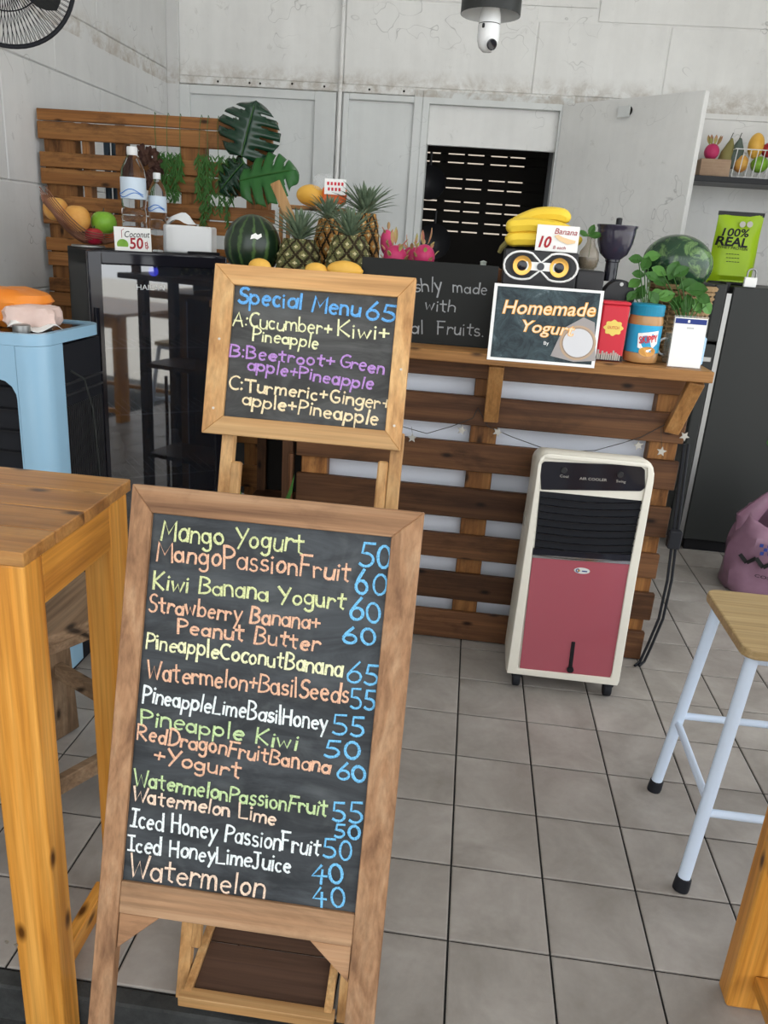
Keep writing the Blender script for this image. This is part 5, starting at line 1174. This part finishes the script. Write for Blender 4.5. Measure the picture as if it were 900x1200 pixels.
# red tin
YT = .165; a, b = at(698,415,YT), at(729,416,YT); tz = at(718,353,YT).z
t = thing('red_tin', 'tall red tin with a yellow label reading dutch, between the poster and the peanut butter', 'tin', ((a.x+b.x)/2,YT+.03,ZW))
tx0, tx1 = a.x, b.x+.002
MB().box((tx0,YT,ZW), (tx1,YT+.06,tz-.010)).build('can', MT['tin'], t, bevel=.006, seg=2)
MB().box((tx0-.001,YT-.001,tz-.0098), (tx1+.001,YT+.061,tz)).build('lid', MT['tin'], t, bevel=.003)
lbx = (tx0+tx1)/2; lz = at(716,384,YT).z
MB().prism([((.026+.0025*math.cos(8*i*PI/24))*math.cos(i*PI/24), (.021+.002*math.cos(8*i*PI/24))*math.sin(i*PI/24)) for i in range(48)], (lbx,YT-.0005,lz), ex, up, fr*.0006).build('yellow_label', mat('yellow_label', (.80,.62,.15), .5), t)
typeset('DUTCH', V((lbx-.016,YT-.0012,lz-.003)), V((lbx+.016,YT-.0012,lz-.003)), .008, fr).build('lettering', MT['tin'], t)
m = MB(); rnd = random.Random(2)
for i in range(11): x = tx0+.003+i*(tx1-tx0-.008)/11; m.box((x,YT-.0007,ZW+.004), (x+.0035+rnd.uniform(0,.002),YT-.0001,ZW+.020+rnd.uniform(0,.012)))
m.build('skyline_print', MT['frost'], t)
MB().box((tx0+.001,YT-.0002,ZW+.002), (tx1-.001,YT+.001,ZW+.018)).build('dark_band', MT['black'], t)
# peanut butter
YJ = .165; c = at(754,416,YJ); rj = sz(20,c); jx = c.x+.001; jy = YJ+rj
jz = lambda y: at(754,y,YJ+.02).z-at(754,416.5,YJ+.02).z
t = thing('peanut_butter_jar', 'peanut butter jar with a blue lid and blue label', 'jar', (jx,jy,ZW))
MB().lathe([(rj*.8,0),(rj*.95,.003),(rj,.012),(rj,.032),(rj*.985,.034),(rj*.985,jz(372)),(rj,jz(370)),(rj,jz(366)),(rj*.93,jz(360))], (jx,jy,ZW), (0,0,1), 36).build('jar', MT['pbutter'], t, smooth=True)
MB().lathe([(rj*1.0,.030),(rj*1.0,jz(371))], (jx,jy,ZW), (0,0,1), 36, cap=False).build('label', MT['lblue'], t, smooth=True, raw=True)
MB().lathe([(rj*.96,jz(360)),(rj*.97,jz(349)),(rj*.93,jz(346.5)),(0,jz(346.5))], (jx,jy,ZW), (0,0,1), 40, fn=lambda r, t_, i: r*(1+.012*math.cos(40*t_)) if i < 2 else r).build('lid', MT['bluelid'], t)
def wrap(mb, cx, cy, r):    # bend flat front geometry round the jar
    for v in mb.v:
        a = (v.x-cx)/r; d = YJ-v.y; v.x = cx+(r+d)*math.sin(a); v.y = cy-(r+d)*math.cos(a)
    return mb
pl = [(-.028,.092),(.030,.102),(.032,.066),(.006,.040),(-.024,.052)]
pl2 = []
for i in range(len(pl)):
    (x1,z1),(x2,z2) = pl[i], pl[(i+1)%len(pl)]; pl2 += [(x1+(x2-x1)*s/4, z1+(z2-z1)*s/4) for s in range(4)]
m = MB(); m.prism(pl2, (jx+.003,YJ-.0012,ZW-.006), ex, up, fr*.0006); wrap(m, jx, jy, rj).build('label_panel', MT['whiteprint'], t)
m = typeset('SKIPPY', V((jx-.018,YJ-.0022,ZW+.058)), V((jx+.034,YJ-.0022,ZW+.066)), .019, fr, bold=.02); wrap(m, jx, jy, rj).build('lettering', mat('bright_red_ink', (.65,.03,.04), .5), t)
m = MB(); m.prism([(.024*math.cos(i*PI/10), .014*math.sin(i*PI/10)) for i in range(20)], (jx+.008,YJ-.0022,ZW+.036), ex, up, fr*.0006); wrap(m, jx, jy, rj).build('swirl_picture', MT['mangor'], t)
# payment stand (its code left out)
YQ = .15; a, b = at(784,419,YQ), at(822,421,YQ); th_ = at(788,359,YQ).z-at(784,419,YQ).z
t = thing('payment_stand', 'white acrylic payment sign with a dark blue header at the right end of the counter', 'sign', ((a.x+b.x)/2,YQ+.02,ZW))
qn = V((0,-1,.08)).normalized(); qu = V((0,.08,1)).normalized(); wq = b.x-a.x
Q0 = V((a.x,YQ,ZW)); QF = lambda u, v, d=0: Q0+ex*(u*wq)+qu*(v*th_)+qn*d
MB().obox(QF(-.03,0,-.003), ex*wq*1.06, qu*th_*1.03, qn*.003).build('acrylic', MT['clear'], t)
MB().obox(QF(0,.02,.0001), ex*wq, qu*th_*.97, qn*.0006).build('card', MT['paper'], t)
MB().obox(QF(.02,.87,.0008), ex*wq*.96, qu*th_*.10, qn*.0004).build('header', MT['navy'], t)
MB().obox(QF(.40,.895,.0013), ex*wq*.07, qu*th_*.05, qn*.0003).build('header_mark', MT['whiteprint'], t)
MB().obox(QF(.40,.775,.0008), ex*wq*.22, qu*th_*.03, qn*.0003).build('print_line', MT['steel'], t)
MB().obox(QF(.05,.0,-.0035), ex*wq*.9, V((0,.05,0)), (0,0,.002)).build('foot', MT['clear'], t)
# glass mug and plate behind the stand
c = at(790,394,.24); rm = .032
t = thing('glass_mug', 'glass mug with a round handle behind the white payment sign', 'mug', (c.x+.01,.262,ZW))
MB().lathe([(rm*.85,0),(rm,.01),(rm,.085),(rm*.94,.085),(rm*.94,.012),(0,.010)], (c.x+.012,.262,ZW), (0,0,1), 28).build('cup', MT['vase'], t, smooth=True)
MB().tube([V((c.x-.018+.019*math.cos(a), .262, ZW+.045+.024*math.sin(a))) for a in [math.radians(70+22*i) for i in range(11)]], .003, 8).build('handle', MT['porc'], t, smooth=True)
c = at(826,395,.235); tag(MB().box((c.x-.02,.225,ZW), (c.x+.006,.29,ZW+.085)).build('plastic_cup_pack', mat('pale_blue_pack', (.35,.55,.75), .35), None, bevel=.006), 'pale blue plastic pack peeking out right of the white payment sign', 'package')

# basket with the big watermelon
YK = .47; ca = at(760,338,YK); cb_ = at(834,345,YK); bc = V(((ca.x+cb_.x)/2+.004,YK,ZW)); br_ = (cb_.x-ca.x)/2; zr_ = at(797,336,YK).z
t = thing('wicker_basket', 'brown wicker basket carrying the large watermelon on the counter', 'basket', bc)
m = MB(); nr = 15; bh = zr_-ZW
for i in range(nr):
    z = ZW+.004+(bh-.004)*i/(nr-1); rr_ = br_*(.82+.18*i/(nr-1)); ph = i%2
    pts = [V((bc.x+(rr_+.003*math.cos(24*a/1+PI*ph))*math.cos(a), bc.y+(rr_*.9+.003*math.cos(24*a+PI*ph))*math.sin(a), z)) for a in [2*PI*k/72 for k in range(73)]]
    m.tube(pts, .0048 if i < nr-1 else .008, 5, cap=False)
stuff(m.build('woven_rods', MT['wicker'], t, smooth=True))
m = MB()
for k in range(24):
    a = 2*PI*k/24; m.tube([V((bc.x+br_*.81*math.cos(a), bc.y+br_*.73*math.sin(a), ZW)), V((bc.x+br_*.99*math.cos(a), bc.y+br_*.89*math.sin(a), zr_))], .003, 5)
stuff(m.build('stakes', MT['wicker'], t, smooth=True))
MB().lathe([(br_*.80,0),(br_*.80,.004)], bc, (0,0,1), 24).build('basket_floor', MT['wicker'], t)
c = at(794,308,YK); rw = sz(40,c)
tag(MB().ball(V((c.x,YK,c.z-.002)), 1, (rw,rw*.85,sz(32,c)), 36, 22, M.Rotation(.12,3,'Y')).build('watermelon', MT['melon2'], None, smooth=True, origin=V((c.x,YK,c.z))), 'large mottled green watermelon lying in the wicker basket', 'watermelon')
MB().lathe([(.0,0),(br_*.75,.0),(br_*.82,bh*.9),(br_*.5,bh*.62),(.0,bh*.6)], bc+V((0,0,.006)), (0,0,1), 24).build('lining', MT['wicker'], t, smooth=True)
# pothos sprigs
def pothos(lb, pts, seed, pot, Y0_):
    rnd = random.Random(seed); P = V((pot.x,pot.y,ZW)); t = thing('pothos_plant', lb, 'plant', P, 'pothos sprigs in front of the basket')
    MB().lathe([(.020,0),(.022,.005),(.022,.06),(.012,.075),(.014,.085)], P, (0,0,1), 20).build('glass_bottle', MT['vase'], t, smooth=True)
    sb_ = MB(); i = 0
    for (x, y, L, dx, dz) in pts:
        c = at(x,y,Y0_+rnd.uniform(-.02,.02)); sb_.tube([P+V((0,0,.08)), (P+V((0,0,.10))+c)/2+V((0,0,.012)), c], .0016, 5)
        m = MB(); leaf(m, c-V((dx,0,dz))*L*.4, (dx,rnd.uniform(-.5,.1),dz), (rnd.uniform(-.3,.3),-1,.7), L, L*.72, .2)
        o = m.build('leaf', MT['leaf'] if rnd.random() < .6 else MT['lightleaf'], t, raw=True)
    sb_.build('stems', MT['leaf'], t, smooth=True)
MT['lightleaf'] = mat('light_green_leaf', (.08,.21,.04), .35)
p0 = at(757,372,.27); p1 = at(806,372,.30)
pothos('leafy green sprig to the left of the basket, above the peanut butter jar', [(748,303,.045,-1,.1),(760,300,.05,.8,.25),(755,312,.045,.2,.8),(745,330,.045,-.8,-.4),(752,340,.05,-.3,-.8),(762,322,.045,.9,-.2),(742,344,.04,-.6,-.6),(764,345,.045,.5,-.5),(750,321,.04,-1,.2)], 1, p0, .30)
pothos('spreading leafy green sprigs in front of the basket, above the white payment sign', [(776,330,.055,-.6,.6),(788,320,.06,.3,.9),(797,318,.05,.9,.7),(784,345,.055,-.8,-.2),(800,335,.06,.6,.3),(812,338,.065,.9,.2),(806,350,.06,.2,-.6),(822,348,.05,1,-.3),(795,352,.05,-.2,-.8),(775,318,.05,-.9,.5),(828,358,.05,.7,-.7),(816,355,.05,.4,-.7),(772,343,.045,-1,-.2)], 2, p1, .31)

# ================================================================== DARK REFRIGERATOR
XR, YR_ = 1.21, 1.39; ZRf = 1.20
t = thing('refrigerator', 'tall dark grey refrigerator seen from its side at the right edge', 'refrigerator', (1.5,1.66,0))
MB().box((XR,YR_,.06), (XR+.62,YR_+.56,ZRf)).build('body', MT['grey'], t, bevel=.004)
MB().box((XR+.02,YR_+.03,0), (XR+.6,YR_+.5,.0595)).build('plinth', MT['black'], t)
MB().box((XR-.022,YR_+.004,.07), (XR-.002,YR_+.012,ZRf-.03)).build('silver_strip', MT['steel'], t)
for (z0_, z1_) in ((.07,.955),(.965,ZRf+.006)):
    MB().box((XR-.075,YR_+.002,z0_), (XR-.023,YR_+.55,z1_)).build('door', MT['grey'], t, bevel=.008, seg=2)
MB().box((XR-.022,YR_+.05,ZRf-.029), (XR+.0,YR_+.5,ZRf+.015)).build('hinge_cover', MT['black'], t, bevel=.002)
MB().box((XR-.10,YR_-.0,.88), (XR-.035,YR_+.002,.90)).build('handle', MT['steel'], t, bevel=.001)
p = at(900,518,YR_); MB().lathe([(.018,0),(.018,.002),(.013,.002),(.013,0)], V((p.x+.012,YR_-.001,p.z)), fr, 20, cap=False).build('round_mark', MT['leaf'], t)
# padlock
c = at(882,321,YR_+.02); s = sz(1,c)
t = thing('padlock', 'small white padlock standing on the front edge of the refrigerator top', 'padlock', V((c.x,YR_+.03,ZRf+.001)))
bz = ZRf+.001; MB().box((c.x-7.2*s,YR_+.022,bz), (c.x+7*s,YR_+.038,bz+11*s)).build('lock_body', MT['whiteprint'], t, bevel=.003, seg=2)
MB().tube([V((c.x-4.6*s,YR_+.03,bz+10*s)), V((c.x-4.6*s,YR_+.03,bz+16*s))]+[V((c.x+.2*s-4.8*s*math.cos(a), YR_+.03, bz+16*s+4.5*s*math.sin(a))) for a in [PI*i/8 for i in range(1,8)]]+[V((c.x+5*s,YR_+.03,bz+16*s)), V((c.x+5*s,YR_+.03,bz+10*s))], 1.1*s, 8).build('shackle', MT['steel'], t, smooth=True)
# whey protein bag
YW = YR_+.16; a, b = at(831,318,YW), at(883,320,YW); ctop = at(838,247,YW).z
t = thing('protein_bag', 'lime green foil pouch printed 100% real whey protein on the refrigerator', 'pouch', ((a.x+b.x)/2,YW+.02,ZRf))
wpz_ = b.x-a.x; hp_ = ctop-ZRf; tx = at(838,247,YW).x-a.x
m = MB(); vs = []; nx, nz = 14, 16
for sgn in (-1,1):
    for i in range(nx+1):
        for j in range(nz+1):
            u, v = i/nx, j/nz; th_k = .045*(1-(2*u-1)**4)*(1-v)**.6*(1-.5*(v < .08))
            vs.append((a.x+wpz_*(.0+u*1.0)+.012*v*0, YW+.02+sgn*(th_k+.003)-.004*math.sin(9*v+5*u), ZRf+.002+hp_*v))
k = (nx+1)*(nz+1); fs = []
for sg in (0,1):
    for i in range(nx):
        for j in range(nz): q_ = sg*k+i*(nz+1)+j; fs.append((q_,q_+nz+1,q_+nz+2,q_+1))
for j in range(nz): fs += [(j,j+1,k+j+1,k+j),(nx*(nz+1)+j,nx*(nz+1)+j+1,k+nx*(nz+1)+j+1,k+nx*(nz+1)+j)]
for i in range(nx): fs += [(i*(nz+1),(i+1)*(nz+1),k+(i+1)*(nz+1),k+i*(nz+1)),(i*(nz+1)+nz,(i+1)*(nz+1)+nz,k+(i+1)*(nz+1)+nz,k+i*(nz+1)+nz)]
m.add(vs, fs).build('pouch', MT['lime'], t, smooth=True)
Fy = YW-.034
MB().box((a.x-.001,YW+.012,ctop-.014), (b.x+.001,YW+.027,ctop+.003)).build('black_top_band', MT['black'], t)
MB().box((a.x+.004,YW-.028,ZRf+.001), (b.x-.004,YW+.07,ZRf+.014)).build('bottom_gusset', MT['black'], t, bevel=.004)
def pf(x, y): return V((at(x,y,YW-.022).x, 0, at(x,y,YW-.022).z))
def ytx(txt, A1, B1, h, bold=0, sh=0, mt_=None, nm='lettering'):
    A2, B2 = at(*A1,YW-.02), at(*B1,YW-.02); m = typeset(txt, A2, B2, sz(h,A2), fr, .0006, sh, bold)
    for v in m.v:
        f = max(0,min(1,(v.z-ZRf)/hp_)); u = max(0,min(1,(v.x-a.x)/wpz_)); d = YW-.02-v.y
        v.y = YW+.02-(.045*(1-(2*u-1)**4)*(1-f)**.6+.003)-.004*math.sin(9*f+5*u)-.0015-d
    return m.build(nm, mt_ or MT['ink'], t)
ytx('100%', (847,276), (879,278), 8.5, .02, .15); ytx('REAL', (840,286.5), (876,290), 9.5, .03, .1); ytx('WHEY PROTEIN', (842,290.5), (876,294), 3.2, 0, .1)
for y in (296,300.5,305): ytx('-----', (851,y+3), (866,y+4), 5)
m = MB()
for x in (871,879.5):
    c = at(x,263,YW-.02); f = (c.z-ZRf)/hp_; m.lathe([(3.4*sz(1,c),0),(3.4*sz(1,c),.001)], V((c.x,YW-.012,c.z)), fr, 16)
m.build('round_seals', MT['frost'], t)
# wall shelf and its fruit
YSh = YB-.30; sh0 = at(820,205,YSh)
zsh = sh0.z
t = thing('wall_shelf', 'black wall shelf holding fruit in the upper right, above the refrigerator', 'shelf', (1.6,YB-.15,zsh-.03))
MB().box((1.13,YSh,zsh-.028), (2.3,YB-.01,zsh)).build('board', MT['black'], t, bevel=.002)
for x in (1.85,2.2): MB().box((x,YSh+.05,zsh-.13), (x+.02,YB-.0085,zsh-.0285)).build('bracket', MT['black'], t)
Y_ = YSh+.05; S1 = sz(1,at(850,190,Y_)); z_ = zsh+.001
t = thing('card_fruit_tray', 'kraft cardboard tray of fruit at the left end of the wall shelf', 'tray', (at(840,190,Y_).x,Y_+.05,z_))
xa, xb = at(822,190,Y_).x, at(857,190,Y_).x; ht = 19*S1
MB().box((xa,Y_,z_), (xb,Y_+.004,z_+ht)).build('side', MT['brownbox'], t); MB().box((xa,Y_+.14,z_), (xb,Y_+.144,z_+ht)).build('side', MT['brownbox'], t)
MB().box((xa,Y_+.0045,z_), (xa+.004,Y_+.1395,z_+ht)).build('side', MT['brownbox'], t); MB().box((xb-.004,Y_+.0045,z_), (xb,Y_+.1395,z_+ht)).build('side', MT['brownbox'], t)
MB().box((xa+.005,Y_+.005,z_), (xb-.005,Y_+.139,z_+.004)).build('bottom', MT['brownbox'], t)
rb_ = MB()
for i in range(5): rb_.box((xa+.003,Y_-.0012,z_+ht*(.1+.18*i)), (xb-.003,Y_,z_+ht*(.1+.18*i)+.002))
rb_.build('ridges', MT['brownbox'], t)
def sf(nm, lb, ct_, px, py, w_, h_, mt_, Y, rest=None):
    c = at(px,py,Y); s = sz(1,c); o = MB().ball(c, 1, (w_/2*s,w_/2*s,h_/2*s), 20, 14).build(nm, mt_, None, smooth=True, origin=c); return tag(o, lb, ct_)
o = sf('dragon_fruit','pink dragon fruit with dark tips in the kraft tray on the wall shelf','dragon fruit',834,178,17,18,MT['dragon'],Y_+.05)
c = at(834,178,Y_+.05); m = MB()
for k in range(9): a = k*.7; leaf(m, c+V((.02*math.cos(a),-.01,.03)), (math.cos(a)*.5,-.2,1), (math.cos(a),-1,0), .05, .018)
m.build('tips', MT['dscale'], o, raw=True)
for (px_, w_, mt_, lb) in ((850,18,MT['stem'],'brown pear-shaped fruit leaning in the kraft tray on the wall shelf'),(860,20,mat('grey_green_skin', (.10,.13,.11), .6),'dark grey-green pear-shaped fruit beside the brown one on the wall shelf')):
    c = at(px_,183,Y_+.07); s = sz(1,c)
    o = MB().lathe([(w_*.30*s,0),(w_*.5*s,10*s),(w_*.42*s,18*s),(w_*.2*s,27*s),(w_*.08*s,32*s),(0,33*s)], c-V((0,0,13*s)), (.12,0,1), 20).build('pear', mt_, None, smooth=True)
    tag(o, lb, 'fruit'); MB().tube([c+V((.01,0,18*s)), c+V((.018,0,25*s))], .002, 5).build('stem', MT['wire'], o)
t = thing('white_wire_basket', 'white wire basket of fruit at the right end of the wall shelf', 'basket', (at(885,190,Y_).x,Y_+.07,z_))
xa, xb = at(860,190,Y_).x, at(860,190,Y_).x+.34; hb_ = 38*S1; m = MB()
for y in (Y_,Y_+.15):
    for i in range(11): m.tube([(xa+.034*i+.0,y,z_+.003), (xa+.034*i+.008,y,z_+hb_*.82)], .0022, 6)
    for z in (z_+.004,z_+hb_*.82): m.tube([(xa,y,z),(xb,y,z)], .0028, 6)
for x in (xa,xb):
    for z in (z_+.004,z_+hb_*.82): m.tube([(x,Y_,z),(x,Y_+.15,z)], .0028, 6)
for i in range(6): m.tube([(xa,Y_+.03*i,z_+.004),(xb,Y_+.03*i,z_+.004)], .002, 6)
m.build('wires', MT['whitewire'], t, smooth=True)
sf('mango','yellow-orange mango on top in the white wire basket','mango',886,171,18,28,MT['mango'],Y_+.07)
sf('apple','green apple in the white wire basket on the wall shelf','apple',890,193,20,18,MT['apple'],Y_+.05)
sf('apple','reddish brown apple at the left in the white wire basket','apple',868,192,17,19,MT['mangor'],Y_+.05)
sf('apple','dark red apple at the far right in the white wire basket','apple',900,176,14,16,MT['redapple'],Y_+.06)

# mauve shopping bag on the floor
t = thing('shopping_bag', 'mauve plastic shopping bag with black zigzag print on the floor by the refrigerator', 'bag', (1.42,1.0,0))
Bc = V((1.44,1.0,0)); bm_ = MB(); nu, nv = 40, 20; vs = []
prof = [(0,.145),(.02,.165),(.10,.17),(.20,.165),(.27,.15),(.33,.13),(.38,.11),(.43,.085)]
def pr_at(z):
    for (z0_,r0_),(z1_,r1_) in zip(prof, prof[1:]):
        if z <= z1_: return r0_+(r1_-r0_)*(z-z0_)/(z1_-z0_)
    return prof[-1][1]
Hb = .36
for i in range(nv+1):
    z = Hb*i/nv; r = pr_at(z)
    for j in range(nu):
        a = 2*PI*j/nu; rr_ = r*(1+.035*math.sin(5*a+6*z*4)+.025*math.sin(11*a-20*z)*(z/Hb)+.02*math.sin(23*a+9*z))
        dip = -.07*max(0,math.cos(a+PI/2))*max(0,(z-.25)/.11) if z > .25 else 0
        vs.append((Bc.x+rr_*math.cos(a)+.01*z, Bc.y+rr_*.75*math.sin(a), z+.002+(dip if i > 0 else 0)))
bm_.add(vs, [(i*nu+j,i*nu+(j+1)%nu,(i+1)*nu+(j+1)%nu,(i+1)*nu+j) for i in range(nv) for j in range(nu)]+[tuple(range(nu))])
o = bm_.build('bag_body', MT['bag'], t, smooth=True, raw=True); o.modifiers.new('t','SOLIDIFY').thickness = .001
m = MB(); p0, p1, p2 = Bc+V((-.115,0,.31)), Bc+V((-.05,0,.40)), Bc+V((.02,0,.475))
m.tube([Bc+V((-.10,0,.26)), p0, p1, p2, Bc+V((.06,0,.42)), Bc+V((.10,0,.30))], [.05,.045,.026,.012,.03,.05], 10); m.v = [V((v.x, Bc.y+(v.y-Bc.y)*.7, v.z)) for v in m.v]
m.build('handles', MT['bag'], t, smooth=True)
def bagxy(x, y, d=.0):
    X = at(x,y,.87); a = math.asin(max(-.98,min(.98,(X.x-Bc.x)/.175))); return V((X.x, Bc.y-.175*.75*math.cos(a)-.008-d, X.z))
zz2 = [(871,654),(877,662),(887,655),(894,665),(903,660),(908,668)]
m = MB()
for a, b in zip(zz2, zz2[1:]): m.bar(bagxy(*a), bagxy(*b), .016, .002, fr)
m.build('zigzag_print', MT['ink'], t)
m = typeset('COSM', bagxy(884,676), bagxy(908,680), sz(3.6,bagxy(884,676)), (-.2,-1,0), .0006); 
for v in m.v: v.y -= .004
m.build('lettering', MT['ink'], t)
m = MB()
for i in range(3):
    for j in range(3):
        if (i+j)%2 == 0: c = bagxy(893+i*4.2,640+j*4.5); m.box(c-V((.007,.001,.007)), c+V((.007,.001,.007)))
m.build('checker_print', MT['navy'], t)

# ================================================================== CEILING LAMP WITH CAMERA, FAN
c = at(575,14,.69); t = thing('hanging_lamp', 'dark cylindrical hanging lamp shade with white inside, at the top of the view', 'lamp', (c.x,.69,ZC))
s = sz(1,c); zb = at(575,18,.69).z; R_ = 35*s; K = V((c.x,.69,zb))
m = MB(); m.lathe([(R_,0),(R_,.19),(R_*.9,.20),(0,.20)], K, (0,0,1), 40, cap=False); o = m.build('shade', MT['grey'], t, smooth=True)
MB().lathe([(R_*.985,.0002),(R_*.985,.185),(0,.186)], K, (0,0,1), 40, cap=False).build('inner_lining', MT['white'], t, smooth=True)
MB().lathe([(R_*.984,.0),(R_*1.0,.0)], K, (0,0,1), 40, cap=False).build('lip', MT['grey'], t, smooth=True)
MB().tube([K+V((0,0,.2)), V((c.x,.69,ZC-.001))], .006, 8).build('stem', MT['grey'], t, smooth=True)
t = thing('bulb_camera', 'white bulb-shaped security camera with a dark lens, screwed inside the hanging lamp', 'camera', K+V((0,0,.12)))
r = 13*s; q = K
MB().lathe([(.013,.13),(.013,.17),(.012,.18)][::1], q, (0,0,1), 20).build('screw_cap', MT['steel'], t, smooth=True)
z28 = at(572,29,.69).z-zb
MB().lathe([(r,z28+.0015),(r*.99,z28+.02),(r*.72,z28+.055),(r*.55,z28+.09),(.014,.14)], q, (0,0,1), 32).build('housing', MT['porc'], t, smooth=True)
MB().lathe([(r*.95,z28-.001),(r*.95,z28+.0015)], q, (0,0,1), 32).build('seam', MT['black'], t)
zb2 = at(570,62,.69).z-zb
hh = z28-zb2
hd2 = MB().lathe([(0,zb2),(r*.45,zb2+hh*.04),(r*.8,zb2+hh*.18),(r*.97,zb2+hh*.42),(r,zb2+hh*.6),(r,z28-.001)], q, (0,0,1), 32).build('head', MT['porc'], t, smooth=True)
ld = (CAM-q).normalized(); ld = V((.35,-.85,-.38)).normalized()
MB().ball(q+V((.004,-.008,zb2+hh*.42)), r*.80, (1,1,1), 24, 14).build('eye', MT['porc'], hd2, smooth=True)
MB().lathe([(r*.46,0),(r*.46,.006),(r*.38,.008),(0,.006)], q+V((.004,-.008,zb2+hh*.36))+ld*r*.70, ld, 24).build('lens', MT['gloss'], hd2, smooth=True)
MB().box(q+V((-.022,-r-.001,z28-.016)), q+V((-.014,-r*.5,z28-.003))).build('sensor', MT['black'], hd2, bevel=.002)
# fan
fc = CAM+ray(1,-38)*2.35
t = thing('wall_fan', 'dark wire-grille wall fan, only its lower rim showing in the top left corner', 'fan', V((XL,fc.y,fc.z)))
fn_ = V((.45,-.85,-.15)).normalized(); fa = fn_.orthogonal().normalized(); fb = fn_.cross(fa); Rf = 80*2.35/F_PX
def fp(r, a, d): return fc+(fa*math.cos(a)+fb*math.sin(a))*r+fn_*d
MB().tube([fp(Rf,2*PI*k/60,0) for k in range(61)], .007, 8, cap=False).build('outer_ring', MT['rubber'], t, smooth=True)
m = MB()
for k in range(84):
    a = 2*PI*k/84; m.tube([fp(.035,a,.05), fp(Rf*.5,a+.12,.055), fp(Rf*.85,a+.17,.03), fp(Rf,a+.18,.004)], .0011, 4)
    m.tube([fp(.035,a,-.07), fp(Rf*.5,a-.10,-.075), fp(Rf*.85,a-.16,-.05), fp(Rf,a-.18,-.004)], .0011, 4)
stuff(m.build('grille_wires', MT['rubber'], t, smooth=True))
MB().tube([fp(Rf*.55,2*PI*k/40,.054) for k in range(41)], .002, 5, cap=False).build('grille_ring', MT['rubber'], t)
MB().lathe([(.04,.045),(.04,.058),(.03,.062)], fc, fn_, 24).build('hub', MT['rubber'], t, smooth=True)
MB().lathe([(.06,-.16),(.065,-.1),(.05,-.07)], fc, fn_, 24).build('motor', MT['rubber'], t, smooth=True)
for k in range(3):
    vs = []; 
    for i in range(7):
        rr_ = .03+(Rf*.85-.03)*i/6
        for j in range(5): a = k*2*PI/3+(j/4-.5)*1.0*(.5+.5*math.sin(PI*i/6)); vs.append(fp(rr_, a, (j/4-.5)*.04-.01))
    o = MB().add(vs, [(i*5+j,(i+1)*5+j,(i+1)*5+j+1,i*5+j+1) for i in range(6) for j in range(4)]).build('blade', MT['grey'], t, smooth=True, raw=True)
MB().tube([fc-fn_*.14, V((XL+.06,fc.y+.12,fc.z-.02)), V((XL+.0,fc.y+.14,fc.z-.02))], .02, 10).build('bracket', MT['rubber'], t, smooth=True)

# dark pots hanging in the doorway
for (px, py, r_, lb) in ((503,214,19,'upper round black pan hanging at the left side of the doorway'),(508,283,20,'lower round black pan hanging at the left side of the doorway, behind the dragon fruits')):
    c = at(px,py,YB+.2); s = sz(1,c); o = MB().lathe([(r_*.7*s,-.03),(r_*s,.0),(r_*s,.004),(r_*.6*s,-.024),(0,-.026)], c, fr, 32).build('frying_pan', MT['black'], None, smooth=True)
    tag(o, lb, 'pan'); MB().tube([c+V((0,0,r_*s)), c+V((0,0,r_*s+.07))], .008, 8).build('handle', MT['black'], o)
# chipped cement lump on the floor edge
rnd = random.Random(4); t = None
c = atz(470,1196,0); m = MB()
o = crumple((c.x,-1.232,-.03), (.045,.022,.022), 'cement_lump', MT['ground'], None, 31, amp=.16); tag(o, 'dark broken cement lump on the floor edge, right of the large menu board', 'rubble')

# ================================================================== OUTSIDE, BEHIND THE CAMERA: porch posts
for i, x in enumerate((-2.3, 1.9)):
    pass
